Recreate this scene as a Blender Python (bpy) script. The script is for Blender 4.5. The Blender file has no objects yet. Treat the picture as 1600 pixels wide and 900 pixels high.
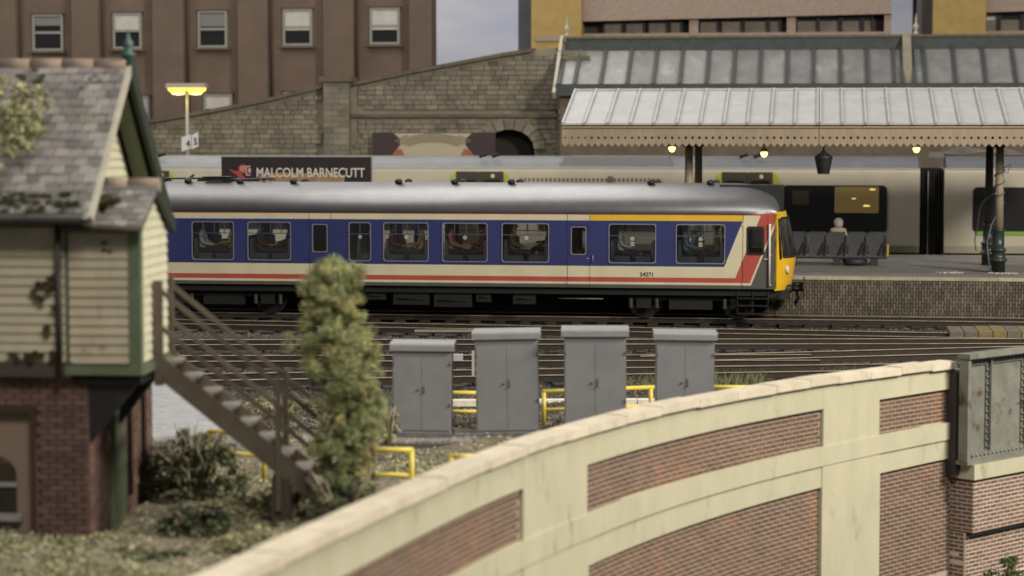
import bpy, bmesh, math, random
import numpy as np
from mathutils import Vector, Matrix, Euler
R = math.radians
rnd = random.Random(7)
SC = bpy.context.scene
COL = SC.collection

# ------------------------------------------------------------------ camera, light, exposure
F_PX, HOR, CAM_Z = 3360.0, 210.0, 5.12
PITCH = math.atan((450 - HOR) / F_PX)
cam = bpy.data.cameras.new('camera'); cam_o = bpy.data.objects.new('camera', cam); COL.objects.link(cam_o)
cam_o.location = (0, 0, CAM_Z); cam_o.rotation_euler = (R(90) - PITCH, 0, 0)
cam.sensor_width = 36; cam.lens = F_PX / 1600 * 36; cam.clip_start = .5; cam.clip_end = 400
cam.dof.use_dof = True; cam.dof.focus_distance = 51; cam.dof.aperture_fstop = 0.54
SC.camera = cam_o
w = bpy.data.worlds.new('World'); SC.world = w; w.use_nodes = True
w.node_tree.nodes['Background'].inputs[0].default_value = (.90, .93, 1.0, 1)
w.node_tree.nodes['Background'].inputs[1].default_value = .16

def area(name, loc, target, sx, sy, power, col):
    l = bpy.data.lights.new(name, 'AREA'); l.shape = 'RECTANGLE'; l.size = sx; l.size_y = sy; l.energy = power; l.color = col
    o = bpy.data.objects.new(name, l); COL.objects.link(o); o.location = loc
    o.rotation_euler = (Vector(target) - Vector(loc)).to_track_quat('-Z', 'Y').to_euler()
area('hall_ceiling_light', (-24, 84, 33), (-24, 84, 0), 54, 50, 31000, (1, .955, .875))
area('hall_side_light', (34, 25, 25), (2, 48, 0), 8, 7, 29000, (1, .925, .79))
area('hall_front_light', (4, 8, 27), (0, 46, 0), 12, 8, 8500, (1, .95, .85))
SC.view_settings.view_transform = 'Standard'; SC.view_settings.look = 'None'
SC.view_settings.exposure = -0.14; SC.view_settings.gamma = 1.0; SC.view_settings.use_curve_mapping = False
SC.cycles.use_denoising = True; SC.cycles.max_bounces = 8; SC.cycles.transparent_max_bounces = 24
SC.cycles.caustics_reflective = False; SC.cycles.caustics_refractive = False

# ------------------------------------------------------------------ picture -> place helpers
C0 = Vector((0, 0, CAM_Z))
FW = Vector((0, math.cos(PITCH), -math.sin(PITCH))); UP = Vector((0, math.sin(PITCH), math.cos(PITCH)))
def ray(px, py): return FW + Vector(((px - 800) / F_PX, 0, 0)) - UP * ((py - 450) / F_PX)
def at_z(px, py, z):
    d = ray(px, py); return C0 + d * ((z - CAM_Z) / d.z)
def at_y(px, py, y):
    d = ray(px, py); return C0 + d * (y / d.y)
def proj(p):
    d = p - C0; k = d.dot(FW)
    return 800 + F_PX * d.x / k, 450 - F_PX * d.dot(UP) / k
ANG = R(8)                                     # the railway runs 8 degrees off the picture plane
E1 = Vector((math.cos(ANG), -math.sin(ANG), 0)); E2 = Vector((math.sin(ANG), math.cos(ANG), 0))
def UV(u, v, z=0.): return E1 * u + E2 * v + Vector((0, 0, z))
def at_v(px, py, v):
    d = ray(px, py); t = v / d.dot(E2); p = C0 + d * t
    return p.dot(E1), p.z
def uv_z(px, py, z):
    p = at_z(px, py, z); return p.dot(E1), p.dot(E2)

# ------------------------------------------------------------------ materials
MATS = {}
def M(name, c, rough=.6, c2=None, ns=3., lo=.35, hi=.65, bump=0., bs=40., metal=0., rand=0., spec=.4, emit=None, es=0., c3=None, ns3=1., lo3=.55, hi3=.7, stretch=None):
    m = bpy.data.materials.new(name); m.use_nodes = True; n = m.node_tree.nodes; L = m.node_tree.links
    b = n['Principled BSDF']; b.inputs['Roughness'].default_value = rough; b.inputs['Metallic'].default_value = metal
    b.inputs['Specular IOR Level'].default_value = spec
    c = (*c, 1); b.inputs['Base Color'].default_value = c
    geo = n.new('ShaderNodeNewGeometry'); src = None
    pos = geo.outputs['Position']
    if stretch:
        mp = n.new('ShaderNodeMapping'); mp.inputs['Scale'].default_value = stretch; L.new(pos, mp.inputs[0]); pos = mp.outputs[0]
    def mix(a, bcol, fac):
        x = n.new('ShaderNodeMix'); x.data_type = 'RGBA'; L.new(fac, x.inputs['Factor'])
        if isinstance(a, tuple): x.inputs['A'].default_value = a
        else: L.new(a, x.inputs['A'])
        x.inputs['B'].default_value = bcol; return x.outputs['Result']
    def noise(s, a, bb, off=0):
        t = n.new('ShaderNodeTexNoise'); t.inputs['Scale'].default_value = s; t.inputs['Detail'].default_value = 6; t.inputs['Roughness'].default_value = .62
        L.new(pos, t.inputs['Vector'])
        r = n.new('ShaderNodeMapRange'); r.inputs['From Min'].default_value = a; r.inputs['From Max'].default_value = bb; L.new(t.outputs['Fac'], r.inputs['Value'])
        return r.outputs['Result']
    cur = c
    if c2: cur = mix(cur, (*c2, 1), noise(ns, lo, hi))
    if c3: cur = mix(cur, (*c3, 1), noise(ns3, lo3, hi3))
    if rand:
        oi = n.new('ShaderNodeObjectInfo'); ad = n.new('ShaderNodeMath'); ad.operation = 'ADD'
        L.new(oi.outputs['Random'], ad.inputs[0]); L.new(geo.outputs['Random Per Island'], ad.inputs[1])
        fr = n.new('ShaderNodeMath'); fr.operation = 'FRACT'; L.new(ad.outputs[0], fr.inputs[0])
        r = n.new('ShaderNodeMapRange'); r.inputs['To Min'].default_value = 1 - rand; r.inputs['To Max'].default_value = 1 + rand; L.new(fr.outputs[0], r.inputs['Value'])
        hs = n.new('ShaderNodeHueSaturation'); L.new(r.outputs['Result'], hs.inputs['Value'])
        if isinstance(cur, tuple): hs.inputs['Color'].default_value = cur
        else: L.new(cur, hs.inputs['Color'])
        cur = hs.outputs['Color']
    if not isinstance(cur, tuple): L.new(cur, b.inputs['Base Color'])
    if bump:
        t = n.new('ShaderNodeTexNoise'); t.inputs['Scale'].default_value = bs; t.inputs['Detail'].default_value = 4; L.new(pos, t.inputs['Vector'])
        bp = n.new('ShaderNodeBump'); bp.inputs['Strength'].default_value = bump; bp.inputs['Distance'].default_value = .02
        L.new(t.outputs['Fac'], bp.inputs['Height']); L.new(bp.outputs[0], b.inputs['Normal'])
    if emit: b.inputs['Emission Color'].default_value = (*emit, 1); b.inputs['Emission Strength'].default_value = es
    MATS[name] = m; return m
def glass(name, tint=(.85, .88, .88), extra=.06):
    m = bpy.data.materials.new(name); m.use_nodes = True; n = m.node_tree.nodes; L = m.node_tree.links
    n.remove(n['Principled BSDF']); t = n.new('ShaderNodeBsdfTransparent'); t.inputs[0].default_value = (*tint, 1)
    g = n.new('ShaderNodeBsdfGlossy'); g.inputs['Roughness'].default_value = .04; f = n.new('ShaderNodeLayerWeight'); f.inputs[0].default_value = .25
    ad = n.new('ShaderNodeMath'); ad.operation = 'ADD'; ad.inputs[1].default_value = extra; L.new(f.outputs['Fresnel'], ad.inputs[0])
    x = n.new('ShaderNodeMixShader'); L.new(ad.outputs[0], x.inputs[0]); L.new(t.outputs[0], x.inputs[1]); L.new(g.outputs[0], x.inputs[2])
    L.new(x.outputs[0], n['Material Output'].inputs[0]); return m

# ------------------------------------------------------------------ mesh builder
class MB:
    def __init__(s): s.bm = bmesh.new()
    def face(s, pts, mi=0, smooth=False):
        f = s.bm.faces.new([s.bm.verts.new(p) for p in pts]); f.material_index = mi; f.smooth = smooth; return f
    def box(s, x0, x1, y0, y1, z0, z1, mi=0, mat=None):
        vs = [Vector((x, y, z)) for x in (x0, x1) for y in (y0, y1) for z in (z0, z1)]
        if mat is not None: vs = [mat @ v for v in vs]
        v = [s.bm.verts.new(p) for p in vs]
        for q in ((0, 1, 3, 2), (4, 6, 7, 5), (0, 4, 5, 1), (2, 3, 7, 6), (0, 2, 6, 4), (1, 5, 7, 3)):
            s.bm.faces.new([v[i] for i in q]).material_index = mi
        return s
    def beam(s, p0, p1, wd, ht, mi=0):
        p0 = Vector(p0); p1 = Vector(p1); d = (p1 - p0); l = d.length; d.normalize()
        side = d.cross(Vector((0, 0, 1)))
        if side.length < 1e-4: side = Vector((1, 0, 0))
        side.normalize(); up = side.cross(d)
        mt = Matrix((d, side, up)).transposed().to_4x4(); mt.translation = p0
        return s.box(0, l, -wd / 2, wd / 2, -ht / 2, ht / 2, mi, mt)
    def ring(s, pts): return [s.bm.verts.new(p) for p in pts]
    def loft(s, rings, closed=True, caps=True, mi=0, smooth=True):
        vr = [s.ring(r) for r in rings]; n = len(vr[0])
        for a, b in zip(vr, vr[1:]):
            for i in range(n if closed else n - 1):
                j = (i + 1) % n
                f = s.bm.faces.new((a[i], a[j], b[j], b[i])); f.material_index = mi; f.smooth = smooth
        if caps and closed:
            s.bm.faces.new(vr[0][::-1]).material_index = mi; s.bm.faces.new(vr[-1]).material_index = mi
        return s
    def tube(s, pts, r, n=8, mi=0, smooth=True):
        pts = [Vector(p) for p in pts]; rs = r if isinstance(r, (list, tuple)) else [r] * len(pts); rings = []; prev = None
        for i, p in enumerate(pts):
            d = (pts[min(i + 1, len(pts) - 1)] - pts[max(i - 1, 0)]).normalized()
            a = Vector((0, 0, 1)) if prev is None else prev
            if prev is None and abs(d.z) > .9: a = Vector((1, 0, 0))
            a = (a - d * a.dot(d))
            if a.length < 1e-4: a = Vector((0, 1, 0)) - d * d.y
            a.normalize(); prev = a; b = d.cross(a)
            rings.append([p + (a * math.cos(2 * math.pi * k / n) + b * math.sin(2 * math.pi * k / n)) * rs[i] for k in range(n)])
        return s.loft(rings, mi=mi, smooth=smooth)
    def lathe(s, c, prof, n=12, mi=0):           # prof: (r, z)
        c = Vector(c)
        return s.loft([[c + Vector((r * math.cos(2 * math.pi * k / n), r * math.sin(2 * math.pi * k / n), z)) for k in range(n)] for r, z in prof], mi=mi)
    def prism(s, poly, fn, d0, d1, mi=0):        # poly: 2D points, fn(a, b, d) -> point
        return s.loft([[fn(a, b, d0) for a, b in poly], [fn(a, b, d1) for a, b in poly]], mi=mi, smooth=False)
    def mesh(s, name, mats, bevel=0., seg=1):
        if bevel:
            es = [e for e in s.bm.edges if len(e.link_faces) == 2 and e.calc_face_angle(0) > .6]
            bmesh.ops.bevel(s.bm, geom=es, offset=bevel, segments=seg, affect='EDGES', clamp_overlap=True)
        bmesh.ops.recalc_face_normals(s.bm, faces=s.bm.faces)
        me = bpy.data.meshes.new(name); s.bm.to_mesh(me); s.bm.free()
        for m in (mats if isinstance(mats, (list, tuple)) else [mats]): me.materials.append(m)
        return me
    def build(s, name, mats, parent=None, bevel=0., seg=1, loc=None, rot=None):
        return link(name, s.mesh(name, mats, bevel, seg), parent, loc, rot)
def link(name, me, parent=None, loc=None, rot=None, scale=None):
    o = bpy.data.objects.new(name, me); COL.objects.link(o)
    if parent: o.parent = parent
    if loc is not None: o.location = loc
    if rot is not None: o.rotation_euler = rot
    if scale is not None: o.scale = scale
    return o
def tag(o, label=None, cat=None, group=None, kind=None):
    if label: o['label'] = label
    if cat: o['category'] = cat
    if group: o['group'] = group
    if kind: o['kind'] = kind
    return o
def thing(name, label, cat, loc=(0, 0, 0), rotz=0., group=None):
    o = bpy.data.objects.new(name, None); COL.objects.link(o); o.empty_display_size = .3
    o.location = loc; o.rotation_euler = (0, 0, rotz); return tag(o, label, cat, group)
def structure(o): o['kind'] = 'structure'; return o
def stuff(o): o['kind'] = 'stuff'; return o
def rrect(x0, x1, z0, z1, r, n=4):
    p = []
    for cx, cz, a in ((x1 - r, z1 - r, 0), (x0 + r, z1 - r, 90), (x0 + r, z0 + r, 180), (x1 - r, z0 + r, 270)):
        for k in range(n + 1):
            t = R(a + 90 * k / n); p.append((cx + r * math.cos(t), cz + r * math.sin(t)))
    return p
def unit_box(name, mat, bev=.0):
    return MB().box(-.5, .5, -.5, .5, -.5, .5).mesh(name, mat, bev)
def pieces(name, parent, mat, items, limit=300, share=None, jit=0.):
    """items: (location, rot_z, size) in parent space, nearest first: the first `limit` become parts, the rest one stuff part"""
    me = share or unit_box(name, mat)
    for loc, rz, sz in items[:limit]:
        link(name, me, parent, loc, (0, 0, rz), sz)
    if len(items) > limit:
        m = MB()
        for loc, rz, sz in items[limit:]:
            mt = Matrix.LocRotScale(Vector(loc), Euler((0, 0, rz)), Vector(sz)); m.box(-.5, .5, -.5, .5, -.5, .5, 0, mt)
        stuff(m.build(name + 's', mat, parent))
def quads_mesh(name, P, size, mat, seed=0, aspect=1.0, up=0.):
    """many small leaf faces; P (n,3)"""
    g = np.random.default_rng(seed); n = len(P); a = g.normal(size=(n, 3)); a[:, 2] += up; a /= np.linalg.norm(a, axis=1)[:, None]
    b = g.normal(size=(n, 3)); b -= a * (a * b).sum(1)[:, None]; b /= np.linalg.norm(b, axis=1)[:, None]
    sz = size * g.uniform(.55, 1.35, size=(n, 1)); A = a * sz * aspect; B = b * sz
    c = np.cross(a, b) * sz * .35
    V = np.stack([P - A - B * .3, P - A * .2 + B * .7 + c, P + A + B * .2, P + A * .1 - B * .7 - c], 1).reshape(-1, 3)
    me = bpy.data.meshes.new(name); me.vertices.add(4 * n); me.vertices.foreach_set('co', V.ravel())
    me.loops.add(4 * n); me.loops.foreach_set('vertex_index', np.arange(4 * n))
    me.polygons.add(n); me.polygons.foreach_set('loop_start', np.arange(n) * 4); me.update(calc_edges=True)
    me.materials.append(mat); return me
def text_mesh(name, s, size, mat, parent, loc, rot, extrude=.004, bold=0., align='LEFT', width=1.):
    cu = bpy.data.curves.new(name, 'FONT'); cu.body = s; cu.size = size; cu.extrude = extrude; cu.offset = bold; cu.align_x = align
    t = bpy.data.objects.new(name + '_tmp', cu); COL.objects.link(t)
    dg = bpy.context.evaluated_depsgraph_get(); me = bpy.data.meshes.new_from_object(t.evaluated_get(dg))
    bpy.data.objects.remove(t); bpy.data.curves.remove(cu); me.materials.clear(); me.materials.append(mat)
    return link(name, me, parent, loc, rot, (width, 1, 1))

# ------------------------------------------------------------------ palette
black = M('black_paint', (.012, .012, .013), .55, (.022, .02, .018), 5, bump=.1)
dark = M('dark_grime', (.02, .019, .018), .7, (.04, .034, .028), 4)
ballast_m = M('ballast_stone', (.05, .042, .035), .9, (.11, .095, .08), 14, rand=.55)
bed_m = M('track_bed_dirt', (.018, .015, .013), .95, (.042, .035, .028), 5, bump=.8, bs=24)
soil = M('soil', (.10, .085, .055), .95, (.22, .195, .13), 3.5, bump=.9, bs=16, c3=(.24, .22, .15), ns3=1.1)
rail_side = M('rail_rust', (.022, .016, .012), .75, (.035, .025, .018), 8)
rail_top = M('rail_worn_steel', (.62, .54, .41), .38, (.42, .34, .23), 2.2, metal=.6)
sleeper_m = M('sleeper_wood', (.018, .015, .012), .9, (.036, .03, .024), 7, rand=.3, bump=.3)
cream_conc = M('cream_concrete', (.47, .44, .315), .75, (.41, .395, .275), 2.2, c3=(.20, .18, .125), ns3=2.6, lo3=.60, hi3=.86, bump=.12, bs=30, stretch=(1, 1, .45))
coping_m = M('coping_stone_paint', (.60, .54, .42), .75, (.48, .42, .32), 3, c3=(.28, .23, .17), ns3=2.2, lo3=.6, hi3=.75, rand=.06, bump=.15)
mortar = M('mortar', (.43, .355, .275), .9, (.34, .28, .22), 4)
brick_m = M('retaining_brick', (.135, .076, .05), .85, (.10, .061, .044), 1.3, rand=.2, bump=.2, bs=60, c3=(.175, .078, .042), ns3=.8, lo3=.54, hi3=.66)
pinkbrick = M('abutment_brick', (.18, .11, .085), .85, (.145, .092, .072), 2.5, rand=.22, bump=.2, bs=60)
pinkmortar = M('abutment_mortar', (.66, .56, .46), .9, (.58, .49, .40), 4)
girder_m = M('girder_paint', (.135, .137, .115), .6, (.19, .19, .16), 2.4, bump=.2, bs=20, c3=(.075, .042, .03), ns3=2.6, lo3=.56, hi3=.68)
cab_m = M('relay_cabinet_grey', (.215, .215, .226), .5, (.185, .185, .195), 1.6, c3=(.17, .167, .163), ns3=2.2, lo3=.58, hi3=.8, bump=.05)
cab_cap = M('relay_cabinet_cap_grey', (.27, .27, .275), .5, (.23, .23, .235), 3)
yellow_p = M('yellow_railing_paint', (.70, .57, .09), .45, (.62, .49, .075), 6)
pale_conc = M('pale_trough_concrete', (.74, .70, .62), .8, (.60, .55, .46), 7, bump=.2)
slab_m = M('path_concrete', (.40, .41, .43), .85, (.29, .29, .30), 3, bump=.2, bs=25, c3=(.22, .21, .2), ns3=5, lo3=.62, hi3=.72)
sett_m = M('path_sett', (.30, .28, .26), .85, (.22, .20, .18), 5, rand=.2)
plat_m = M('platform_tarmac', (.215, .205, .195), .85, (.16, .15, .14), .9, bump=.2, bs=60, c3=(.26, .25, .24), ns3=2.5)
plat_edge = M('platform_coping', (.42, .37, .28), .8, (.30, .26, .19), 4, rand=.12)
platbrick = M('platform_brick', (.135, .114, .083), .85, (.09, .076, .058), 1.7, rand=.32)
platmort = M('platform_mortar', (.022, .018, .014), .9)
stone_m = M('wall_stone', (.215, .192, .145), .9, (.145, .127, .095), 1.1, rand=.22, bump=.3, bs=20, c3=(.27, .245, .195), ns3=2.5, lo3=.58, hi3=.75)
stonemort = M('stone_mortar', (.19, .165, .125), .95, (.25, .22, .17), 2)
brown_b = M('brown_building_brick', (.138, .099, .074), .9, (.108, .08, .062), .8, bump=.25, bs=14)
brown_r = M('brown_building_recess', (.150, .107, .080), .9, (.116, .084, .063), .7, bump=.25, bs=14)
pinkcon = M('pink_aggregate_concrete', (.35, .27, .225), .9, (.28, .215, .178), 7, bump=.2, bs=30)
buffbrick = M('buff_yellow_brick', (.40, .28, .11), .9, (.33, .225, .082), 2, bump=.2, bs=30)
slategrey = M('bluegrey_render', (.10, .105, .125), .8, (.075, .08, .095), 2)
white_blind = M('window_blind', (.50, .47, .44), .8, (.42, .39, .36), 2)
frame_w = M('grey_window_frame', (.24, .235, .21), .6)
frame_dim = M('window_blind_grey', (.17, .165, .16), .8)
darkglass = M('dark_window', (.016, .017, .017), .12, spec=.5)
canopy_m = M('canopy_sheet', (.45, .455, .46), .6, (.39, .395, .40), 1.6, bump=.05, rand=.035, c3=(.26, .245, .23), ns3=3, lo3=.62, hi3=.8)
valance_m = M('valance_paint', (.335, .262, .185), .65, (.30, .235, .165), 3, rand=.05)
valance_d = M('valance_trim', (.17, .125, .085), .7)
iron_green = M('dark_green_iron', (.022, .033, .028), .35, (.035, .045, .038), 4)
col_cream = M('column_stone_paint', (.30, .25, .18), .6, (.24, .2, .14), 4)
roofgreen = M('grey_green_roof_timber', (.062, .072, .07), .7, (.045, .053, .052), 3)
glaze_m = M('dirty_roof_glass', (.26, .255, .252), .4, (.19, .185, .186), 1.4, rand=.18, c3=(.40, .40, .39), ns3=1.0, lo3=.60, hi3=.80, stretch=(1.3, 1, .55))
lightstone = M('pale_barge_paint', (.42, .40, .33), .7, (.34, .31, .25), 3)
lamp_y = M('lit_lamp', (.9, .7, .2), .3, emit=(1, .66, .06), es=1.9)
lamp_w = M('lit_lamp_core', (.9, .8, .4), .3, emit=(1, .80, .20), es=4)
grey_met = M('galvanised_grey', (.30, .29, .28), .45, (.24, .23, .22), 5)
sign_w = M('white_sign', (.62, .62, .62), .5)
sign_blk = M('black_sign_print', (.02, .02, .025), .5)
print('palette ok')
# ------------------------------------------------------------------ retaining wall curve
WTOP = .95
cpx = [(300, 900), (400, 855), (500, 812), (600, 766), (720, 715), (850, 673), (920, 653), (1100, 613), (1300, 583), (1400, 570), (1497, 558)]
cps = [at_z(a, b, WTOP) for a, b in cpx]
cps = [cps[0] - (cps[1] - cps[0]) * 2.2] + cps
_P = np.array([(p.x, p.y) for p in cps]); _y = _P[:, 1]
_cf = np.polyfit(_y, _P[:, 0], 5)                                  # x of the wall line as a smooth function of depth
Y0, Y1 = _y[0], _y[-1]
_ys = np.linspace(Y0, Y1 + 1.2, 900); _xs = np.polyval(_cf, _ys)
_g = np.gradient(_xs, _ys); _n = np.hypot(1, _g); _xs, _ys = _xs + .31 / _n, _ys - .31 * _g / _n       # the measured line is the back edge of the coping
_k = (800 + F_PX * _xs / _ys) < 1499; _xs, _ys = _xs[_k], _ys[_k]; Y0, Y1 = float(_ys[0]), float(_ys[-1])
_s = np.concatenate([[0], np.cumsum(np.hypot(np.diff(_xs), np.diff(_ys)))]); SLEN = float(_s[-1])
def wall_xy(s): return float(np.interp(s, _s, _xs)), float(np.interp(s, _s, _ys))
def wall_tan(s):
    a = wall_xy(max(0, s - .15)); b = wall_xy(min(SLEN, s + .15)); d = Vector((b[0] - a[0], b[1] - a[1], 0)); return d.normalized()
def WP(s, out, z):
    x, y = wall_xy(s); t = wall_tan(s); return Vector((x + t.y * out, y - t.x * out, z))
def s_of(px):
    best = min(range(len(_s)), key=lambda i: abs(800 + F_PX * _xs[i] / _ys[i] - px)); return float(_s[best])
def wall_x(y): return float(np.interp(y, _ys, _xs))
S918, S1490 = s_of(918), s_of(1490)
def kf(s): return 1 - .13 * min(1.1, max(0, (s - S918) / (S1490 - S918)))
def wz(off): return lambda s: WTOP - off * kf(s)
def strip(mb, s0, s1, o0, o1, z0, z1, step=.35, mi=0):
    n = max(1, int(math.ceil((s1 - s0) / step))); rings = []
    for i in range(n + 1):
        s = s0 + (s1 - s0) * i / n; a = z0(s) if callable(z0) else z0; b = z1(s) if callable(z1) else z1
        rings.append([WP(s, o0, a), WP(s, o1, a), WP(s, o1, b), WP(s, o0, b)])
    mb.loft(rings, mi=mi, smooth=False); return mb

# ------------------------------------------------------------------ ground
TEND = wall_tan(SLEN - .1); TCOT = TEND.x / TEND.y; AROT = math.atan2(TEND.y, TEND.x)
def gz(x, y):
    z = -.2
    z += .05 * math.sin(x * 1.7 + y * .9) + .04 * math.sin(x * 3.1 - y * 2.3)
    return z
def ground_patch(name, y0, y1, xl, xr, mat, n=60, m=60, zf=gz):
    mb = MB(); vs = []
    for j in range(n + 1):
        y = y0 + (y1 - y0) * j / n; a = xl(y); b = xr(y)
        vs.append([mb.bm.verts.new((a + (b - a) * i / m, y, zf(a + (b - a) * i / m, y))) for i in range(m + 1)])
    for j in range(n):
        for i in range(m):
            f = mb.bm.faces.new((vs[j][i], vs[j][i + 1], vs[j + 1][i + 1], vs[j + 1][i])); f.smooth = True
    return structure(mb.build(name, mat))
ground_patch('ground', Y0, 42.0, lambda y: -30, lambda y: wall_x(y) - .12 if y < Y1 else min(30, wall_x(Y1) - .12 + (y - Y1) * TCOT), soil, 90, 80)
ground_patch('track_bed', 42.0, 62.6, lambda y: -30, lambda y: min(30, wall_x(Y1) - .12 + (y - Y1) * TCOT), bed_m, 40, 60, lambda x, y: -.22 + .015 * math.sin(x * 2 + y))
mb = MB(); mb.box(-40, 45, 5, 41, -3.75, -3.6); structure(mb.build('street', M('street_asphalt', (.05, .05, .05), .9, (.08, .075, .07), 2)))
mb = MB(); mb.box(-60, 70, 62.8, 110, -.5, -.3); structure(mb.build('far_track_bed', bed_m))

# ------------------------------------------------------------------ retaining wall
rw = thing('retaining_wall', 'curved cream framed brick retaining wall with pale coping stones in the foreground', 'wall')
sP = [s_of(p) for p in (818, 918, 1290, 1378)]
sEnd = s_of(1496)
ZB = -3.7
mb = MB(); strip(mb, 0, sEnd, -.28, -.064, ZB, WTOP - .12); mb.build('wall_core', mortar, rw)
s = 0.; i = 0; cs = []
cuts = [s_of(p) for p in (330, 430, 530, 620, 690, 760, 818, 880, 915, 975, 1030, 1090, 1150, 1210, 1265, 1310, 1360, 1408, 1455)]
edges = [0, cuts[0] * .35, cuts[0] * .7] + cuts + [sEnd]
for a, b in zip(edges, edges[1:]):
    mb = MB(); dz = rnd.uniform(-.012, .012); strip(mb, a + .006, b - .006, -.33, .07, WTOP - .13 + dz, WTOP + dz, step=.3)
    mb.build('coping_stone', coping_m, rw, bevel=.018)
def part_strip(name, *a): 
    m = MB(); strip(m, *a); return m.build(name, cream_conc, rw)
pt, pb, sb, lb = wz(.595), wz(1.31), wz(1.67), wz(2.08)
ct = WTOP - .125
for a, b in ((0, sP[0]), (sP[1], sP[2]), (sP[3], sEnd)):
    part_strip('top_band', a, b, -.10, .0, pt, ct)
    part_strip('lower_band', a, b, -.10, -.004, lb, sb)
part_strip('string_course', 0, sEnd, -.10, .028, sb, pb)
for a, b in ((sP[0], sP[1]), (sP[2], sP[3])):
    part_strip('pilaster', a + .002, b - .002, -.10, .004, pb, ct)
    part_strip('pilaster', a - .03, b + .03, -.10, .012, ZB, sb)
items = []
def panel_bricks(s0, s1, zlo, zhi, zfloor=-3.0):
    L = s1 - s0; r = 0; H = .0757
    while True:
        off = (.1125 if r % 2 else 0.) - .225; sx = s0 + off; top = None; n = 0
        while sx < s1:
            a, b = max(sx, s0), min(sx + .215, s1); sm = (a + b) / 2; sx += .225
            if b - a < .05: continue
            zt = zhi(sm) - .004 - r * H; zb = zlo(sm) if zlo else ZB
            hb_ = min(.066, zt - max(zb, zfloor))
            if hb_ < .02: continue
            n += 1; p = WP(sm, -.087, zt - hb_ / 2); px, py = proj(p)
            if px < 150 or py > 990: continue
            t = wall_tan(sm); items.append((p, math.atan2(t.y, t.x), (b - a - .006, .054 + rnd.uniform(-.003, .003), hb_ - .0085)))
        r += 1
        if n == 0 or r > 60: break
for a, b in ((0, sP[0]), (sP[1], sP[2]), (sP[3], sEnd)):
    panel_bricks(a + .02, b - .02, pb, pt); panel_bricks(a + .02, b - .02, None, lb)
def shows(it):
    px, py = proj(it[0]); return (0 if (0 < px < 1600 and 0 < py < 905) else 1, it[0].y)
items.sort(key=shows); pieces('brick', rw, brick_m, items)

# ------------------------------------------------------------------ bridge abutment and girder at the right
wx, wy = wall_xy(SLEN)
_c = WP(SLEN, .42, 0); AX, AY = _c.x, _c.y                     # front left corner of the abutment pier
ab = thing('bridge_abutment', 'brick abutment with cream padstone carrying the grey girder at the right edge', 'bridge abutment', (AX, AY, 0), AROT)
zt = at_y(1530, 728, AY).z; zl = at_y(1530, 832, AY).z
zl = zt - .262 - round((zt - .262 - zl) / .0757) * .0757
mb = MB(); mb.box(.010, 4, .010, 1.6, zl, zt - .26); mb.box(-.006, 4, .156, 1.6, ZB, zl - .03); mb.build('pier_core', pinkmortar, ab)
mb = MB(); mb.box(-.06, 4, -.06, 1.65, zt - .255, zt + .02); mb.build('padstone', cream_conc, ab, bevel=.015)
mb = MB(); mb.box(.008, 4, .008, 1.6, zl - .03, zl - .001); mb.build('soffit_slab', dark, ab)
it = []
def flat_bricks(x0, x1, y, ztop, zbot, axis='x', out=0):
    r = 0; z = ztop
    while z - .066 > zbot:
        sx = x0 - (.1125 if r % 2 else 0)
        while sx < x1:
            a, b = max(sx, x0), min(sx + .215, x1); sx += .225
            if b - a > .05:
                c = ((a + b) / 2, y + .003, z - .033) if axis == 'x' else (y + .003, (a + b) / 2, z - .033)
                it.append((Vector(c), 0 if axis == 'x' else R(90), (b - a - .006, .016 + rnd.uniform(-.003, .003), .0575)))
        z -= .0757; r += 1
flat_bricks(.0, 3.2, .012, zt - .262, zl - .003)
flat_bricks(.03, 1.5, .012, zt - .262, zl - .003, 'y'); flat_bricks(.19, 1.2, -.002, zl - .035, -3.2, 'y')
flat_bricks(.0, 3.2, .158, zl - .035, -3.2)
it.sort(key=lambda q: q[0].x); pieces('brick', ab, pinkbrick, it)

gd = thing('bridge_girder', 'grey riveted steel bridge girder with rust patches resting on the brick abutment', 'bridge girder', (AX, AY, 0), AROT)
g0 = zt + .025; g1 = at_y(1510, 553, AY).z; gx = -.21
mb = MB(); mb.box(gx + .12, 4, .16, .20, g0 + .1, g1 - .12); mb.build('web_plate', girder_m, gd)
mb = MB(); mb.box(gx + .02, 4, -.02, .26, g1 - .09, g1); mb.box(gx + .06, 4, .02, .22, g1 - .12, g1 - .09); mb.build('top_flange', girder_m, gd, bevel=.02)
mb = MB(); mb.box(gx, 4, -.01, .25, g0, g0 + .07); mb.box(gx + .07, 4, .1, .16, g0 + .07, g0 + .2); mb.build('bottom_flange', girder_m, gd, bevel=.01)
mb = MB(); mb.box(gx + .03, gx + .12, .02, .22, g0 + .07, g1 - .12); mb.box(gx + .12, gx + .24, .125, .16, g0 + .2, g1 - .12); mb.build('end_plate', girder_m, gd, bevel=.01)
stx = .62
for k in range(3):
    x = stx + k * 1.15
    mb = MB(); mb.box(x - .07, x + .07, .13, .16, g0 + .2, g1 - .12); mb.box(x - .012, x + .012, .06, .13, g0 + .2, g1 - .12); mb.build('stiffener', girder_m, gd)
mb = MB(); mb.box(gx + .24, 4, .135, .16, g1 - .24, g1 - .12); mb.build('top_angle', girder_m, gd)
mb = MB(); mb.box(gx + .0, 4, .262, .5, g0 - .2, WTOP - .2); mb.build('deck_beam', dark, gd)
riv = MB(); riv.lathe((0, 0, 0), [(.028, 0), (.026, .016), (.01, .028)], 8); rivm = riv.mesh('rivet', girder_m)
def rivet(x, y, z): link('rivet', rivm, gd, (x, y, z), (R(90), 0, 0))
n = int((g1 - g0 - .4) / .13)
for k in range(n):
    z = g0 + .27 + k * .13
    rivet(gx + .18, .125, z)
    for j in range(3):
        rivet(stx + j * 1.15 - .045, .13, z); rivet(stx + j * 1.15 + .045, .13, z)
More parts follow.
